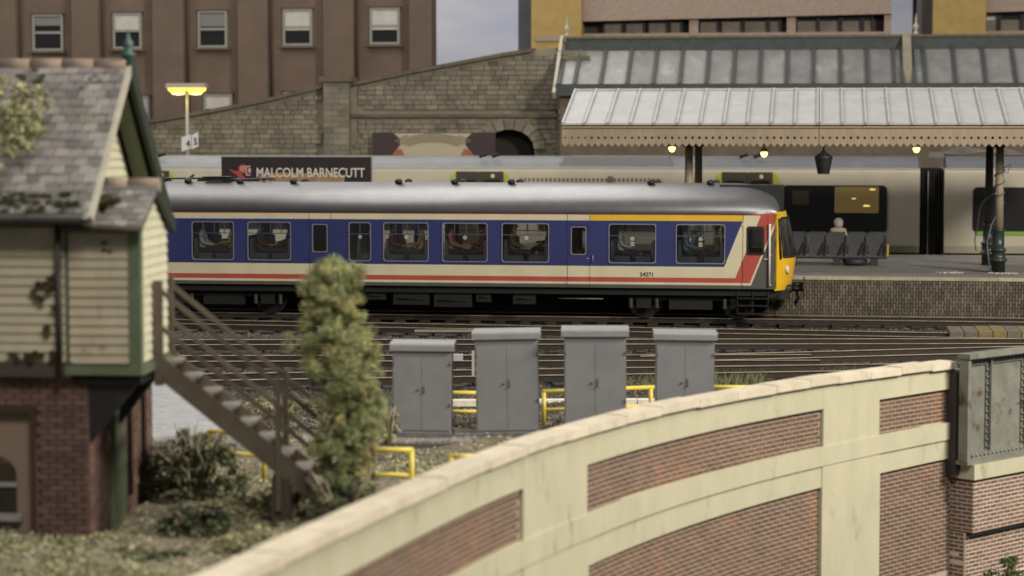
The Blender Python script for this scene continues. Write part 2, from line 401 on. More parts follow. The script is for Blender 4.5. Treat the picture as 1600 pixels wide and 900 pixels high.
for k in range(20):
    rivet(gx + .3 + k * .13, .10, g0 + .14); rivet(gx + .3 + k * .13, .135, g1 - .18)

# ------------------------------------------------------------------ tracks
track_no = [0]
def track(p0, p1, gauge=1.26, sl=True, zt=0.):
    p0 = Vector((p0[0], p0[1], 0)); p1 = Vector((p1[0], p1[1], 0)); d = (p1 - p0); L = d.length; a = math.atan2(d.y, d.x)
    t = bpy.data.objects.new('railway_track', None); COL.objects.link(t); t.location = (p0.x, p0.y, zt); t.rotation_euler = (0, 0, a); structure(t)
    for sgn in (-1, 1):
        mb = MB(); y = sgn * gauge / 2
        mb.box(0, L, y - .026, y + .026, -.014, 0, 0); mb.box(0, L, y - .025, y + .025, -.03, -.0142, 1); mb.box(0, L, y - .01, y + .01, -.12, -.03, 1); mb.box(0, L, y - .065, y + .065, -.14, -.12, 1)
        mb.build('rail', [rail_top, rail_side], t, bevel=.006)
    if sl:
        me = SLM; k = 0; x = .3
        while x < L:
            o = link('sleeper', me, t, (x, rnd.uniform(-.02, .02), -.19), (0, 0, rnd.uniform(-.02, .02))); x += .72
    return t
SLM = MB().box(-.12, .12, -1.2, 1.2, -.06, .045).mesh('sleeper', sleeper_m, .01)
def line_at(pxa, pya, pxb, pyb, x0=-13, x1=15, off=.0):
    a = at_z(pxa, pya, 0); b = at_z(pxb, pyb, 0); m = (b.y - a.y) / (b.x - a.x)
    return (x0, a.y + m * (x0 - a.x) + off), (x1, a.y + m * (x1 - a.x) + off)
VT = 59.3 + 1.4                                                       # centre line of the train's track
a, b = UV(-22, VT), UV(9.5, VT); track((a.x, a.y), (b.x, b.y))
track(*line_at(600, 511, 1110, 520, off=.65))
track(*line_at(715, 530, 1400, 529, off=-.6))
track(*line_at(850, 554, 1110, 553.5, x1=7.0, off=-.65))
a = at_z(1110, 554, 0); b = at_z(1600, 539, 0)
track((a.x - 1.5, a.y - .9), (b.x + 4, b.y - .2 + .4), sl=False)
track(*line_at(420, 583, 1310, 570, off=-.5))
# barrow crossing boards at the right
bc = thing('barrow_crossing', 'weathered timber barrow crossing with yellow boards beside the platform wall', 'crossing')
u0, v0 = uv_z(1475, 521, .03)
mats_b = [M('crossing_timber', (.15, .13, .10), .85, (.10, .088, .07), 5, bump=.2), M('crossing_yellow', (.22, .165, .055), .8, (.13, .11, .065), 5)]
for k in range(9):
    p = UV(u0 + .35 + k * .36, v0 + 1.1, 0)
    mb = MB(); hh = .05 + .03 * min(k, 3) / 3; mb.box(-.17, .17, -.85 - .0 * k, .85, -.1, hh)
    mb.build('board', mats_b[1 if k in (2, 3, 5, 7) else 0], bc, bevel=.012, loc=p, rot=(0, 0, -ANG))
# loose ballast
def scatter_stones(name, n, fx, size=(.03, .075), mat=ballast_m, seed=1):
    g = random.Random(seed); V = []; Fc = []
    for _ in range(n):
        x, y, z = fx(g); r = g.uniform(*size); b = len(V)
        rx, ry, rz = r * g.uniform(.7, 1.3), r * g.uniform(.7, 1.3), r * g.uniform(.6, 1.0); t = g.uniform(0, 6.28); c, s_ = math.cos(t), math.sin(t)
        for q in ((rx, 0, 0), (0, ry, 0), (-rx, 0, 0), (0, -ry, 0), (rx * .3, ry * .2, rz), (0, 0, -rz)):
            V.append((x + q[0] * c - q[1] * s_, y + q[0] * s_ + q[1] * c, z + q[2]))
        for q in ((0, 1, 4), (1, 2, 4), (2, 3, 4), (3, 0, 4), (1, 0, 5), (2, 1, 5), (3, 2, 5), (0, 3, 5)): Fc.append([b + i for i in q])
    me = bpy.data.meshes.new(name); me.from_pydata(V, [], Fc); me.materials.append(mat); return stuff(link(name, me))
def fb(g):
    y = g.uniform(38.5, 44.2) if g.random() < .55 else g.uniform(44.2, 59); x = g.uniform(-8 * y / 45, 12.5 * y / 45)
    if y < 42: x = min(x, wall_x(min(y, Y1)) - .4)
    return x, y, (gz(x, y) if y < 42 else -.22) + .0
scatter_stones('ballast', 26000, fb, (.03, .07))

# ------------------------------------------------------------------ platform
PV = 62.35; PZ = at_v(1300, 432.5, PV)[1]
pu0, pu1 = -26., 22.; pback = uv_z(1450, 398.5, PZ)[1]
pl = bpy.data.objects.new('platform', None); COL.objects.link(pl); pl.location = UV(0, 0); pl.rotation_euler = (0, 0, -ANG); structure(pl)
mb = MB(); mb.box(pu0, pu1, PV + .05, pback - .3, -.3, PZ - .004); mb.build('platform_surface', plat_m, pl)
mb = MB(); mb.box(pu0, pu1, PV + .02, PV + .05, -.3, PZ - .09); mb.build('mortar_bed', platmort, pl)
x = pu0
while x < pu1:
    mb = MB(); mb.box(x + .004, x + 1.196, PV - .03, PV + .3, PZ - .085, PZ + .004 + rnd.uniform(-.003, .003)); mb.build('edge_slab', plat_edge, pl, bevel=.012)
    if x > 4: pass
    mb = MB(); mb.box(x + .004, x + 1.196, pback - .3, pback + .02, PZ - .085, PZ + .004); mb.build('edge_slab', plat_edge, pl)
    x += 1.2
items = []; bw, bh = .0795, .2175
c0 = uv_z(1195, 505, -.2)[0]
nc = int((pu1 - c0) / bw)
for c in range(nc):
    zb = PZ - .095 - (bh / 2 if c % 2 else 0)
    if c % 2: items.append((Vector((c0 + c * bw, PV + .012, PZ - .095 - bh / 4 + .004)), 0, (bw - .016, .03, bh / 2 - .018)))
    z = zb
    while z - bh > -.33:
        items.append((Vector((c0 + c * bw, PV + .012 - rnd.uniform(0, .006), z - bh / 2)), 0, (bw - .016, .03, bh - .018))); z -= bh
pieces('brick', pl, platbrick, items)
# glue-like white deposits on the platform
for (px, py, lab) in ((1485, 426, 'crusty pale glue patch on the platform edge left of the column'), (1566, 427, 'crusty pale glue ring at the foot of the front column'), (1527, 395, 'white lump of glue at the back edge of the platform')):
    u, v = uv_z(px, py, PZ); g = random.Random(px); mb = MB()
    for k in range(46):
        r = g.uniform(.015, .05); q = UV(u + g.gauss(0, .22), v + g.gauss(0, .16), PZ) - UV(u, v, PZ)
        zz = .08 * max(0, 1 - q.length * 4) if px == 1527 else 0
        mb.lathe((q.x, q.y, zz), [(r, -.005), (r * .9, r * .3), (r * .3, r * .5)], 6)
    if px == 1527: mb.lathe((-.02, 0, 0), [(.16, 0), (.12, .05), (.06, .12), (.04, .3), (.015, .33)], 8)
    tag(mb.build('glue_patch', M('dried_glue', (.50, .47, .40), .7), loc=UV(u, v, PZ)), lab, 'glue')

# ------------------------------------------------------------------ relay cabinets
cab_dk = M('cabinet_fittings', (.09, .09, .095), .5)
def cabinet(x0, x1, ytop, ybot, Y, label, tilt=0., ajar=False, doors=True):
    a = at_y(x0, (ytop + ybot) / 2, Y); b = at_y(x1, (ytop + ybot) / 2, Y); zt = at_y(x0, ytop, Y).z - .045; z0 = -.22; W = b.x - a.x; D = .62; H = zt - z0
    t = thing('relay_cabinet', label, 'cabinet', ((a.x + b.x) / 2, Y, z0), R(-2 + tilt), 'grey trackside relay cabinets')
    t.rotation_euler = (0, R(tilt), R(-2))
    w2 = W / 2 - .035
    mb = MB(); mb.box(-w2, w2, 0, D, .15, H - .1); mb.build('body', cab_m, t, bevel=.012)
    mb = MB(); mb.box(-w2 - .02, w2 + .02, -.02, D + .02, 0, .15); mb.build('plinth', M('cabinet_plinth', (.16, .155, .15), .7, (.1, .095, .09), 5), t, bevel=.01)
    ch = .125
    pr = [(-.05, H - ch), (-.055, H - .03), (-.03, H), (D + .03, H + .012), (D + .055, H - .03), (D + .05, H - ch)]
    mb = MB(); mb.prism(pr, lambda p, q, d: (d, p, q), -w2 - .05, w2 + .05); mb.build('cap', cab_cap, t, bevel=.014, seg=2)
    mid = 0.0
    for sgn in (-1, 1):
        xa, xb = (-w2 + .02, -.005) if sgn < 0 else (.005, w2 - .02)
        mb = MB(); mb.box(xa, xb, -.014, .002, .2 if not ajar else .34, H - .24); d = mb.build('door', cab_m, t, bevel=.005)
        mb = MB()
        if sgn > 0:
            mb.box(.035, .055, -.03, -.012, H * .52, H * .57); mb.lathe((0.047, -.03, H * .5), [(.016, 0), (.016, .03)], 8); mb.build('handle', cab_dk, d)
        else:
            mb.lathe((-.055, -.02, H * .53), [(.018, -.015), (.018, .015)], 8); mb.build('lock', cab_dk, d)
        for zz in (.36, .78):
            mb = MB(); xx = -w2 + .015 if sgn < 0 else w2 - .015; mb.box(xx - .016, xx + .016, -.03, .0, H * zz, H * zz + .05); mb.build('hinge', cab_dk, d)
    return t
YC = at_z(660, 690, -.22).y
cabinet(609, 707, 533, 690, YC, 'grey relay cabinet directly behind the tall bush, lowest of the row', .5)
cabinet(742, 846, 514.5, 688, YC, 'grey relay cabinet with a tilted cap, second from the bush', -1.2)
cabinet(879, 982, 510.5, 676, YC - .2, 'grey relay cabinet third from the bush, between two others, rising highest', -.3)
cabinet(1021, 1118, 516, 660, YC + .35, 'grey relay cabinet farthest from the tall bush, nearest the wall', .5)

# ------------------------------------------------------------------ yellow tubular railings
def railing(x0, x1, ytop, ymid, Y0_, label, posts=(), Y1_=None, drop=True, r=.040):
    Y1_ = Y1_ or Y0_; A = at_y(x0, ytop, Y0_); B = at_y(x1, ytop if not isinstance(ytop, tuple) else ytop[1], Y1_)
    B.z = A.z; m = at_y(x0, ymid, Y0_).z
    t = thing('yellow_railing', label, 'railing', (A.x, A.y, -.25), 0, 'yellow tubular railings'); L = B - A
    zt_, zm = A.z + .25, m + .25
    def P(f, z): return (L.x * f, L.y * f, z)
    MB().tube([P(0, zt_), P(1, zt_)], r, 10, mi=0).build('top_rail', yellow_p, t)
    MB().tube([P(0, zm), P(1, zm)], r * .9, 10).build('middle_rail', yellow_p, t)
    for f in posts:
        MB().tube([P(f, 0), P(f, zt_ - .0)], r, 10).lathe(P(f, zt_), [(r, -.01), (r * 1.02, .0), (r * .75, r * .7), (.004, r)], 10).build('post', yellow_p, t)
    return t
railing(690, 752, 614, 643, 39.6, 'short yellow railing seen between the first and second cabinets', (0., .98))
railing(848, 1022, 612, 641, 39.4, 'long yellow railing behind the third cabinet, running out on both sides', (0.01, .97), 40.1)
railing(1105, 1184, 605, 634, 40.2, 'yellow railing end beyond the last cabinet close to the wall coping', (.0, .99))
railing(580, 643, 703, 742, 31.6, 'yellow railing with a corner post right of the tall bush', (1.,))
railing(327, 415, 674, 706, 33.6, 'yellow railing behind the wooden stairs among the undergrowth', (.0, .97), 33.2)
railing(706, 745, 713, 745, 31.6, 'small yellow railing corner peeping over the wall coping below the cabinets', (.0, .95))
# concrete cable trough
tr = thing('cable_trough', 'pale concrete cable trough lying on the ballast behind the cabinets', 'cable trough', at_z(700, 635, -.2), R(2))
for k in range(11):
    mb = MB(); mb.box(k * .62, k * .62 + .6, -.13, .13, .02 + rnd.uniform(-.01, .01), .13); mb.build('trough_section', pale_conc, tr, bevel=.02)
mk = thing('marker_post', 'pale pair of slim marker posts between the first and second cabinets', 'post', at_z(743, 601, -.2))
for x, h in ((-.05, .72), (.03, .77)):
    mb = MB(); mb.box(x - .028, x + .028, -.03, .03, -.05, h); mb.build('post', M('pale_grey_post', (.40, .38, .36), .6), mk, bevel=.01)
bx = MB(); bx.box(-.14, .14, -.1, .1, 0, .14); bx.box(-.2, -.14, -.06, .06, .0, .08)
tag(bx.build('track_box', M('pale_plastic_box', (.40, .40, .40), .5), bevel=.012, loc=at_z(714, 563, -.05)), 'small pale box lying beside the rail right of the first cabinet', 'box')
gr = MB()
for k in range(40): gr.box(k * .05, k * .05 + .028, -.16, .16, 0, .03)
gr.box(0, 2, -.17, -.15, 0, .035); gr.box(0, 2, .15, .17, 0, .035)
tag(gr.build('walkway_grating', M('grating_steel', (.22, .21, .18), .5), loc=at_z(648, 518, .02)), 'pale steel grating lying between the rails above the first cabinet', 'grating')
# setts of the cabinet path
sp = bpy.data.objects.new('path', None); COL.objects.link(sp); sp.location = at_z(690, 690, -.2); sp.rotation_euler = (0, 0, R(-2)); structure(sp)
mb = MB(); mb.box(-2.6, 3.4, -.35, .9, -.1, .02); mb.build('path_bed', M('path_bed_mortar', (.10, .09, .08), .9), sp)
sit = []
for j in range(7):
    for k in range(54):
        sit.append((Vector((-2.55 + k * .11 + (j % 2) * .03, -.28 + j * .165, .03)), 0, (.095, .15, .04)))
sit.sort(key=lambda q: q[0].y); pieces('sett', sp, sett_m, sit)
# grey path slab beyond the stairs
mb = MB(); pts = [at_z(a, b, -.06) for a, b in ((150, 588), (238, 592), (300, 608), (345, 640), (385, 668), (420, 690), (300, 690), (150, 700))]
vs = [(p.x, p.y) for p in pts]; mb.prism(vs, lambda a, b, d: (a, b, d), -.3, .06)
structure(mb.build('concrete_path', slab_m, bevel=.03))
# ------------------------------------------------------------------ the blue railcar
TV = 59.3; TU = at_v(1213, 440, TV)[0]; TW = 2.8
def tx(px, py=400): return at_v(px, py, TV)[0] - TU
def tz(px, py): return at_v(px, py, TV)[1]
TL = -17.6
zR = [tz(700, y) for y in (331.6, 334.4, 343.2, 413.6, 430.5, 438, 440.5, 447)]  # red line top, cream top, blue top, blue bottom, red top, red bottom, cream bottom, grey bottom
z_roof0, z_cream, z_blue1, z_blue0, z_red1, z_red0, z_cr0, z_bot = zR
# livery material: printed bands and a slanted flash
def livery():
    m = bpy.data.materials.new('railcar_livery'); m.use_nodes = True; n = m.node_tree.nodes; L = m.node_tree.links; b = n['Principled BSDF']
    b.inputs['Roughness'].default_value = .42; b.inputs['Specular IOR Level'].default_value = .4
    tc = n.new('ShaderNodeTexCoord'); sx = n.new('ShaderNodeSeparateXYZ'); L.new(tc.outputs['Object'], sx.inputs[0]); X, Z = sx.outputs['X'], sx.outputs['Z']
    def math_(op, a, c):
        x = n.new('ShaderNodeMath'); x.operation = op
        for i, q in enumerate((a, c)):
            if isinstance(q, (int, float)): x.inputs[i].default_value = q
            else: L.new(q, x.inputs[i])
        return x.outputs[0]
    def gt(a, v): return math_('GREATER_THAN', a, v)
    def mix(f, a, c):
        x = n.new('ShaderNodeMix'); x.data_type = 'RGBA'; L.new(f, x.inputs['Factor'])
        for k, q in (('A', a), ('B', c)):
            if isinstance(q, tuple): x.inputs[k].default_value = (*q, 1)
            else: L.new(q, x.inputs[k])
        return x.outputs['Result']
    cream = (.58, .53, .37); red = (.40, .075, .05); blue = (.030, .036, .135); grey = (.085, .083, .075); yel = (.66, .43, .035)
    # slanted coordinate t: 0 on the line where blue ends
    xa, xb = tx(1160, 347), tx(1131, 418); za, zb = tz(1160, 347), tz(1131, 418); k = (xa - xb) / (za - zb)
    t = math_('SUBTRACT', math_('SUBTRACT', X, xb), math_('MULTIPLY', math_('SUBTRACT', Z, zb), k))
    t1 = tx(1163, 400) - xb - k * (tz(1163, 400) - zb); t2 = tx(1189, 400) - xb - k * (tz(1189, 400) - zb); t3 = t2 + .055
    c = mix(gt(Z, z_bot), grey, grey)
    c = mix(gt(Z, z_cr0 - .02), c, cream); c = mix(gt(Z, z_red0), c, red); c = mix(gt(Z, z_red1), c, cream)
    bl = mix(gt(Z, z_blue0), c, blue)
    top = mix(gt(X, tx(922, 340)), cream, yel)
    bl = mix(gt(Z, z_blue1), bl, top)
    up = mix(gt(Z, z_red1), c, mix(gt(t, t1), cream, red))
    left = mix(gt(t, 0), bl, up)
    low = mix(gt(Z, z_red1), c, red)                                # below the flash the low bands carry on
    mid = mix(gt(t, t1), left, low)
    mid = mix(gt(t, t2), mid, mix(gt(Z, z_cr0 - .02), grey, cream))
    mid = mix(gt(t, t3), mid, grey)
    fin = mix(gt(Z, z_cream), mid, red)
    ns = n.new('ShaderNodeTexNoise'); ns.inputs['Scale'].default_value = 1.6; ns.inputs['Detail'].default_value = 7; L.new(tc.outputs['Object'], ns.inputs['Vector'])
    mr = n.new('ShaderNodeMapRange'); mr.inputs['From Min'].default_value = .3; mr.inputs['From Max'].default_value = .7; mr.inputs['To Min'].default_value = .9; mr.inputs['To Max'].default_value = 1.05; L.new(ns.outputs['Fac'], mr.inputs['Value'])
    hs = n.new('ShaderNodeHueSaturation'); L.new(mr.outputs['Result'], hs.inputs['Value']); L.new(fin, hs.inputs['Color'])
    L.new(hs.outputs['Color'], b.inputs['Base Color']); return m
liv = livery()
blue_m = M('railcar_blue', (.030, .036, .135), .42); silver = M('window_silver', (.34, .34, .36), .35, metal=.5)
roof_m = M('railcar_roof_grey', (.25, .25, .26), .40, (.22, .22, .23), 2.5, spec=.8, metal=.78, c3=(.36, .36, .36), ns3=9, lo3=.68, hi3=.8)
cab_yel = M('railcar_yellow', (.72, .43, .02), .4, (.66, .38, .018), 3)
under_m = M('railcar_underframe', (.005, .005, .005), .7, (.009, .008, .007), 4)
glass_m = glass('window_glass', (.96, .97, .97), .035); interior_m = M('railcar_interior', (.5, .46, .38), .7, (.42, .38, .31), 3); seat_m = M('railcar_seat', (.10, .12, .17), .8, (.07, .08, .12), 8)
white_p = M('white_paint', (.62, .61, .57), .5)
dmu = thing('railcar', 'blue railcar with cream and red stripes, grey roof and yellow cab end', 'train', UV(TU, TV), -ANG)
WIN = [(300, 366), (387, 455), (545, 580), (599, 670), (691, 762), (784, 858), (951, 1025), (1056, 1133)]
ZW0, ZW1 = tz(700, 409), tz(700, 348)
wins = [(tx(a), tx(b), ZW0, ZW1, 'w') for a, b in WIN]
dwin = [(tx(488), tx(512), tz(500, 394), tz(500, 350), 'd'), (tx(892), tx(916), tz(900, 398), tz(900, 354), 'd')]
cwin = [(tx(1168), tx(1192), tz(1180, 397), tz(1180, 356), 'c')]
left_extra = [(tx(225), tx(285), ZW0, ZW1, 'w')] if False else []
holes = wins + dwin + cwin
XS = sorted(set([TL, 0.] + [h[0] for h in holes] + [h[1] for h in holes])); ZS = sorted(set([z_bot, z_roof0] + [h[2] for h in holes] + [h[3] for h in holes]))
mb = MB()
for y0, y1 in ((0, .05), (TW - .05, TW)):
    for i in range(len(XS) - 1):
        for j in range(len(ZS) - 1):
            cx, cz = (XS[i] + XS[i + 1]) / 2, (ZS[j] + ZS[j + 1]) / 2
            if any(h[0] < cx < h[1] and h[2] < cz < h[3] for h in holes): continue
            for yy in (y0, y1): mb.face([(XS[i], yy, ZS[j]), (XS[i + 1], yy, ZS[j]), (XS[i + 1], yy, ZS[j + 1]), (XS[i], yy, ZS[j + 1])])
    for h in holes:                                                    # reveals
        mb.face([(h[0], y0, h[2]), (h[0], y1, h[2]), (h[0], y1, h[3]), (h[0], y0, h[3])]); mb.face([(h[1], y0, h[2]), (h[1], y1, h[2]), (h[1], y1, h[3]), (h[1], y0, h[3])])
        mb.face([(h[0], y0, h[2]), (h[1], y0, h[2]), (h[1], y1, h[2]), (h[0], y1, h[2])]); mb.face([(h[0], y0, h[3]), (h[1], y0, h[3]), (h[1], y1, h[3]), (h[0], y1, h[3])])
mb.box(TL - .05, TL, 0, TW, z_bot, z_roof0 + .02)
mb.build('body', liv, dmu)
mb = MB(); mb.box(TL, -.02, .055, TW - .055, z_bot + .0, z_bot + .42); mb.box(tx(925), tx(928) + .03, .06, TW - .06, z_bot + .25, z_roof0); mb.box(tx(520), tx(522) + .02, .06, TW - .06, z_bot + .25, z_roof0); mb.box(tx(1150), tx(1150) + .04, .06, TW - .06, z_bot + .25, z_roof0)
mb.build('floor', interior_m, dmu)
mb = MB(); mb.box(TL, -.3, .06, TW - .06, z_roof0 - .03, z_roof0 - .0); mb.build('ceiling', M('railcar_ceiling', (.42, .40, .36), .7), dmu)
# windows
def ring_mesh(mb, outer, inner, y0, y1, mi=0):
    n = len(outer)
    for i in range(n):
        j = (i + 1) % n; a, b, c, d = outer[i], outer[j], inner[j], inner[i]
        mb.face([(a[0], y0, a[1]), (b[0], y0, b[1]), (c[0], y0, c[1]), (d[0], y0, d[1])], mi)
        mb.face([(d[0], y0, d[1]), (c[0], y0, c[1]), (c[0], y1, c[1]), (d[0], y1, d[1])], mi)
        mb.face([(a[0], y0, a[1]), (b[0], y0, b[1]), (b[0], y1, b[1]), (a[0], y1, a[1])], mi)
roundel_m = M('white_window_label', (.62, .60, .55), .5)
for side in (0, 1):
    for (a, b, c, d, kd) in holes:
        def Y(v): return v if side == 0 else TW - v
        if kd == 'c' and side: pass
        fr = MB(); e = .035; r = .07 if kd == 'w' else .05
        ring_mesh(fr, rrect(a - e, b + e, c - e, d + e, r + .02), rrect(a + .012, b - .012, c + .012, d - .012, r), Y(-.012), Y(.03), 0)
        fo = fr.build('window', [blue_m if kd != 'c' else black], dmu)
        sr = MB(); ring_mesh(sr, rrect(a + .0, b - .0, c + .0, d - .0, r), rrect(a + .022, b - .022, c + .022, d - .022, r), Y(-.016), Y(.02)); sr.build('frame', silver if kd != 'c' else black, fo)
        pn = MB(); pn.box(a, b, min(Y(.028), Y(.034)), max(Y(.028), Y(.034)), c, d); pn.build('pane', glass_m, fo)
        if kd == 'w':
            zb = d - (d - c) * .30; br = MB(); y0, y1 = sorted((Y(.005), Y(.027))); br.box(a + .02, b - .02, y0, y1, zb - .012, zb + .012)
            if b - a > .9 and abs(a - tx(951)) > .1:
                for f in (.27, .53, .77): br.box(a + (b - a) * f - .011, a + (b - a) * f + .011, y0, y1, zb + .012, d - .02)
            elif b - a <= .9: br.box((a + b) / 2 - .011, (a + b) / 2 + .011, y0, y1, zb + .012, d - .02)
            br.build('glazing_bar', M('window_bar', (.06, .065, .08), .5), fo)
            if side == 0 and a > tx(500):
                mx = {3: .5, 4: .5, 5: .52, 6: .5}.get(wins.index((a, b, c, d, kd)), .5); cx = a + (b - a) * mx; cz = zb - .085
                ro = MB(); n = 14
                ro.loft([[(cx + q * math.cos(6.2832 * k / n), y_, cz + q * math.sin(6.2832 * k / n)) for k in range(n)] for q, y_ in ((.05, .026), (.05, .022), (.034, .0215), (.034, .0235))], mi=0, smooth=False, caps=False)
                ro.box(cx - .034, cx + .034, .0222, .0236, cz - .006, cz + .006); ro.build('no_smoking_roundel', roundel_m, fo)
                if a > tx(940):
                    z2 = cz - .15; so = MB(); ring_mesh(so, [(cx - .05, z2 - .05), (cx + .05, z2 - .05), (cx + .05, z2 + .05), (cx - .05, z2 + .05)], [(cx - .038, z2 - .038), (cx + .038, z2 - .038), (cx + .038, z2 + .038), (cx - .038, z2 + .038)], .022, .026)
                    so.box(cx - .009, cx + .009, .022, .026, z2 - .026, z2 + .026); so.box(cx - .018, cx - .009, .022, .026, z2 + .012, z2 + .022); so.build('first_class_square', roundel_m, fo)
# doors: thin panels that follow the livery, with gaps round them
def door(xa, xb, win, za=z_bot + .03, zb_=z_cream + .02):
    m = MB(); h = win
    for (a, b, c, d) in ((xa, h[0] - .04, za, zb_), (h[1] + .04, xb, za, zb_), (h[0] - .04, h[1] + .04, za, h[2] - .04), (h[0] - .04, h[1] + .04, h[3] + .04, zb_)):
        if b > a: m.box(a, b, -.011, .0, c, d)
    do = m.build('door', liv, dmu)
    g = MB(); g.box(xa - .014, xa - .003, -.004, .0, za, zb_); g.box(xb + .003, xb + .014, -.004, .0, za, zb_); g.build('gap', dark, do)
    return do
d1 = door(tx(484), tx(517), dwin[0]); d2 = door(tx(887), tx(921), dwin[1]); d3 = door(tx(1161), tx(1199), cwin[0])
for dd, xr, zz in ((d1, tx(517), tz(500, 400)), (d2, tx(921), tz(900, 404))):
    hb = MB(); hb.tube([(xr + .07, -.01, zz + .1), (xr + .10, -.045, zz + .09), (xr + .10, -.045, zz - .09), (xr + .07, -.01, zz - .1)], .012, 6); hb.tube([(xr - .09, -.03, zz), (xr - .02, -.03, zz)], .012, 6); hb.build('handle', silver, dd)
for dd, xl in ((d1, tx(484)), (d2, tx(887)), (d3, tx(1161))):
    hb = MB()
    for zz in (z_red0 - .02, z_blue0 + .15, z_blue1 - .1): hb.box(xl - .025, xl + .02, -.028, -.008, zz - .03, zz + .03)
    hb.build('hinge', liv, dd)
hb = MB(); hx = tx(1202.5, 400); za_, zb2 = tz(1202, 350), tz(1202, 447)
hb.tube([(hx, -.06, za_), (hx, -.06, zb2)], .028, 8)
for zz in (za_ - .03, (za_ + zb2) / 2, zb2 + .03): hb.tube([(hx, 0, zz), (hx, -.06, zz)], .014, 6); hb.tube([(hx, -.06, zz), (hx + .05, -.06, zz)], .014, 6)
hb.tube([(hx - .16, -.03, tz(1196, 405)), (hx - .06, -.03, tz(1196, 405))], .014, 6)
hb.build('handrail', white_p, dmu)
text_mesh('carriage_number', '54271', .155, sign_blk, dmu, (tx(1000, 428), -.006, tz(1000, 431.5)), (R(90), 0, 0), .003, .003)
# roof
def roof_ring(x, f=1., drop=0.):
    n = 26; pts = []
    H = tz(700, 286.5) - z_roof0
    for k in range(n + 1):
        t = math.pi * k / n; c, s_ = math.cos(t), math.sin(t)
        e = 2 / 2.0; y = TW / 2 - (TW / 2 + .015) * math.copysign(abs(c) ** e, c) * (1 - .12 * drop); z = z_roof0 + H * f * abs(s_) ** e
        pts.append((x, y, z))
    pts += [(x, TW, z_roof0 - .03), (x, 0, z_roof0 - .03)]
    return pts
rings = [roof_ring(TL - .05), roof_ring(-1.15)]
for k in range(1, 9):
    q = k / 8; rings.append(roof_ring(-1.15 + 1.22 * math.sin(q * math.pi / 2), max(.12, math.cos(q * math.pi / 2) ** .75), q * q))
mb = MB(); mb.loft(rings); ro = mb.build('roof', roof_m, dmu)
mb = MB()
for k in range(12):
    pass
# destination box above the cab
hz1 = tz(1200, 291); mb = MB()
mb.prism([(-1.6, z_roof0 + .35), (.16, z_roof0 + .0), (.16, hz1), (-1.6, hz1 + .02)], lambda a, b, d: (a, d, b), TW / 2 - .62, TW / 2 + .62)
mb.build('headcode_box', [M('headcode_dark_grey', (.012, .014, .017), .5)], dmu, bevel=.02)
vm = MB(); vm.lathe((0, 0, 0), [(.05, -.12), (.05, .02), (.10, .025), (.115, .06), (.10, .11), (.06, .145), (.01, .15)], 12); vmesh = vm.mesh('roof_vent', black)
Ht = tz(700, 286.5)
for px in (278, 360, 445, 612, 701, 791, 1013, 1107, 225):
    link('roof_vent', vmesh, dmu, (tx(px, 289), TW / 2 - .40, Ht - .045)); link('roof_vent', vmesh, dmu, (tx(px, 289) + .12, TW / 2 + .5, Ht - .06))
# roof equipment at the rear end
eq = MB(); xa, xb = tx(262, 285), tx(405, 285); zt = Ht + .03
for yy in (TW / 2 - .2, TW / 2 + .25):
    eq.tube([(xa - .8, yy, zt + .05), (xa + .9, yy, zt + .07), (xa + 1.8, yy, zt + .03), (xb, yy, zt + .06), (xb + .02, yy, zt + .0)], .025, 6)
eq.box(xa + .75, xa + 1.45, TW / 2 - .3, TW / 2 + .35, zt - .02, zt + .1); eq.box(xa + .7, xa + 1.5, TW / 2 - .35, TW / 2 + .4, zt + .1, zt + .12); eq.tube([(xa + .2, TW / 2 - .2, zt), (xa + .35, TW / 2, zt + .16)], .04, 6)
eq.tube([(xb - .2, TW / 2 - .2, zt), (xb - .2, TW / 2 + .25, zt + .06)], .025, 6); eq.build('roof_gear', black, dmu)
# yellow cab front
zs = [z_bot - .04, z_bot + .1, z_red1, z_blue0 + .1, z_blue0 + .28, z_blue0 + .5, z_blue1 - .2, z_roof0 + .05]
def Bz(z):
    f = (z - z_bot) / (z_roof0 - z_bot)
    return float(np.interp(f, [0, .06, .28, .42, .46, 1.02], [.34, .40, .47, .50, .48, .20]))
def front(yf, z, out=0.):
    g = 1 - abs(2 * yf - 1) ** 2.6; return Vector((Bz(z) * g + .02 + out, yf * TW, z))
yn = 24; mb = MB(); rows = [[front(k / yn, z) for k in range(yn + 1)] for z in zs]
mb.loft(rows, closed=False, caps=False)
for yy in (0, TW):                                                     # yellow return on the body side
    mb.face([(-.05, yy, zs[0]), (.02, yy, zs[0]), (.02, yy, zs[-1]), (-.09, yy, zs[-1])])
mb.build('cab_front', cab_yel, dmu)
zw0, zw1 = z_blue0 + .28, z_blue1 + .08
for a, b in ((.07, .35), (.375, .625), (.65, .93)):
    zz = np.linspace(zw0, zw1, 6); outer = MB(); rows = [[front(a + (b - a) * k / 6, z, .012) for k in range(7)] for z in zz]
    outer.loft(rows, closed=False, caps=False); wo = outer.build('windscreen', darkglass, dmu)
    fr = MB()
    for (p, q) in (((a, zw0), (b, zw0)), ((a, zw1), (b, zw1)), ((a, zw0), (a, zw1)), ((b, zw0), (b, zw1))):
        fr.tube([front(p[0] + (q[0] - p[0]) * k / 5, p[1] + (q[1] - p[1]) * k / 5, .014) for k in range(6)], .035, 6)
    fr.build('frame', black, wo)
mb = MB(); mb.tube([front(.03, zw0 - .05, .02), front(.02, zw1, .015)], .04, 6); mb.tube([front(.2, zw0 - .02, .04), front(.24, zw0 + .5, .04)], .012, 6); mb.build('wiper_pillar', black, dmu)
lm = MB()
for yf in (.14, .86): lm.tube([front(yf, z_red1 + .22, -.05), front(yf, z_red1 + .22, .05)], .11, 12)
lm.build('headlight', M('lamp_lens', (.6, .58, .5), .2), dmu)
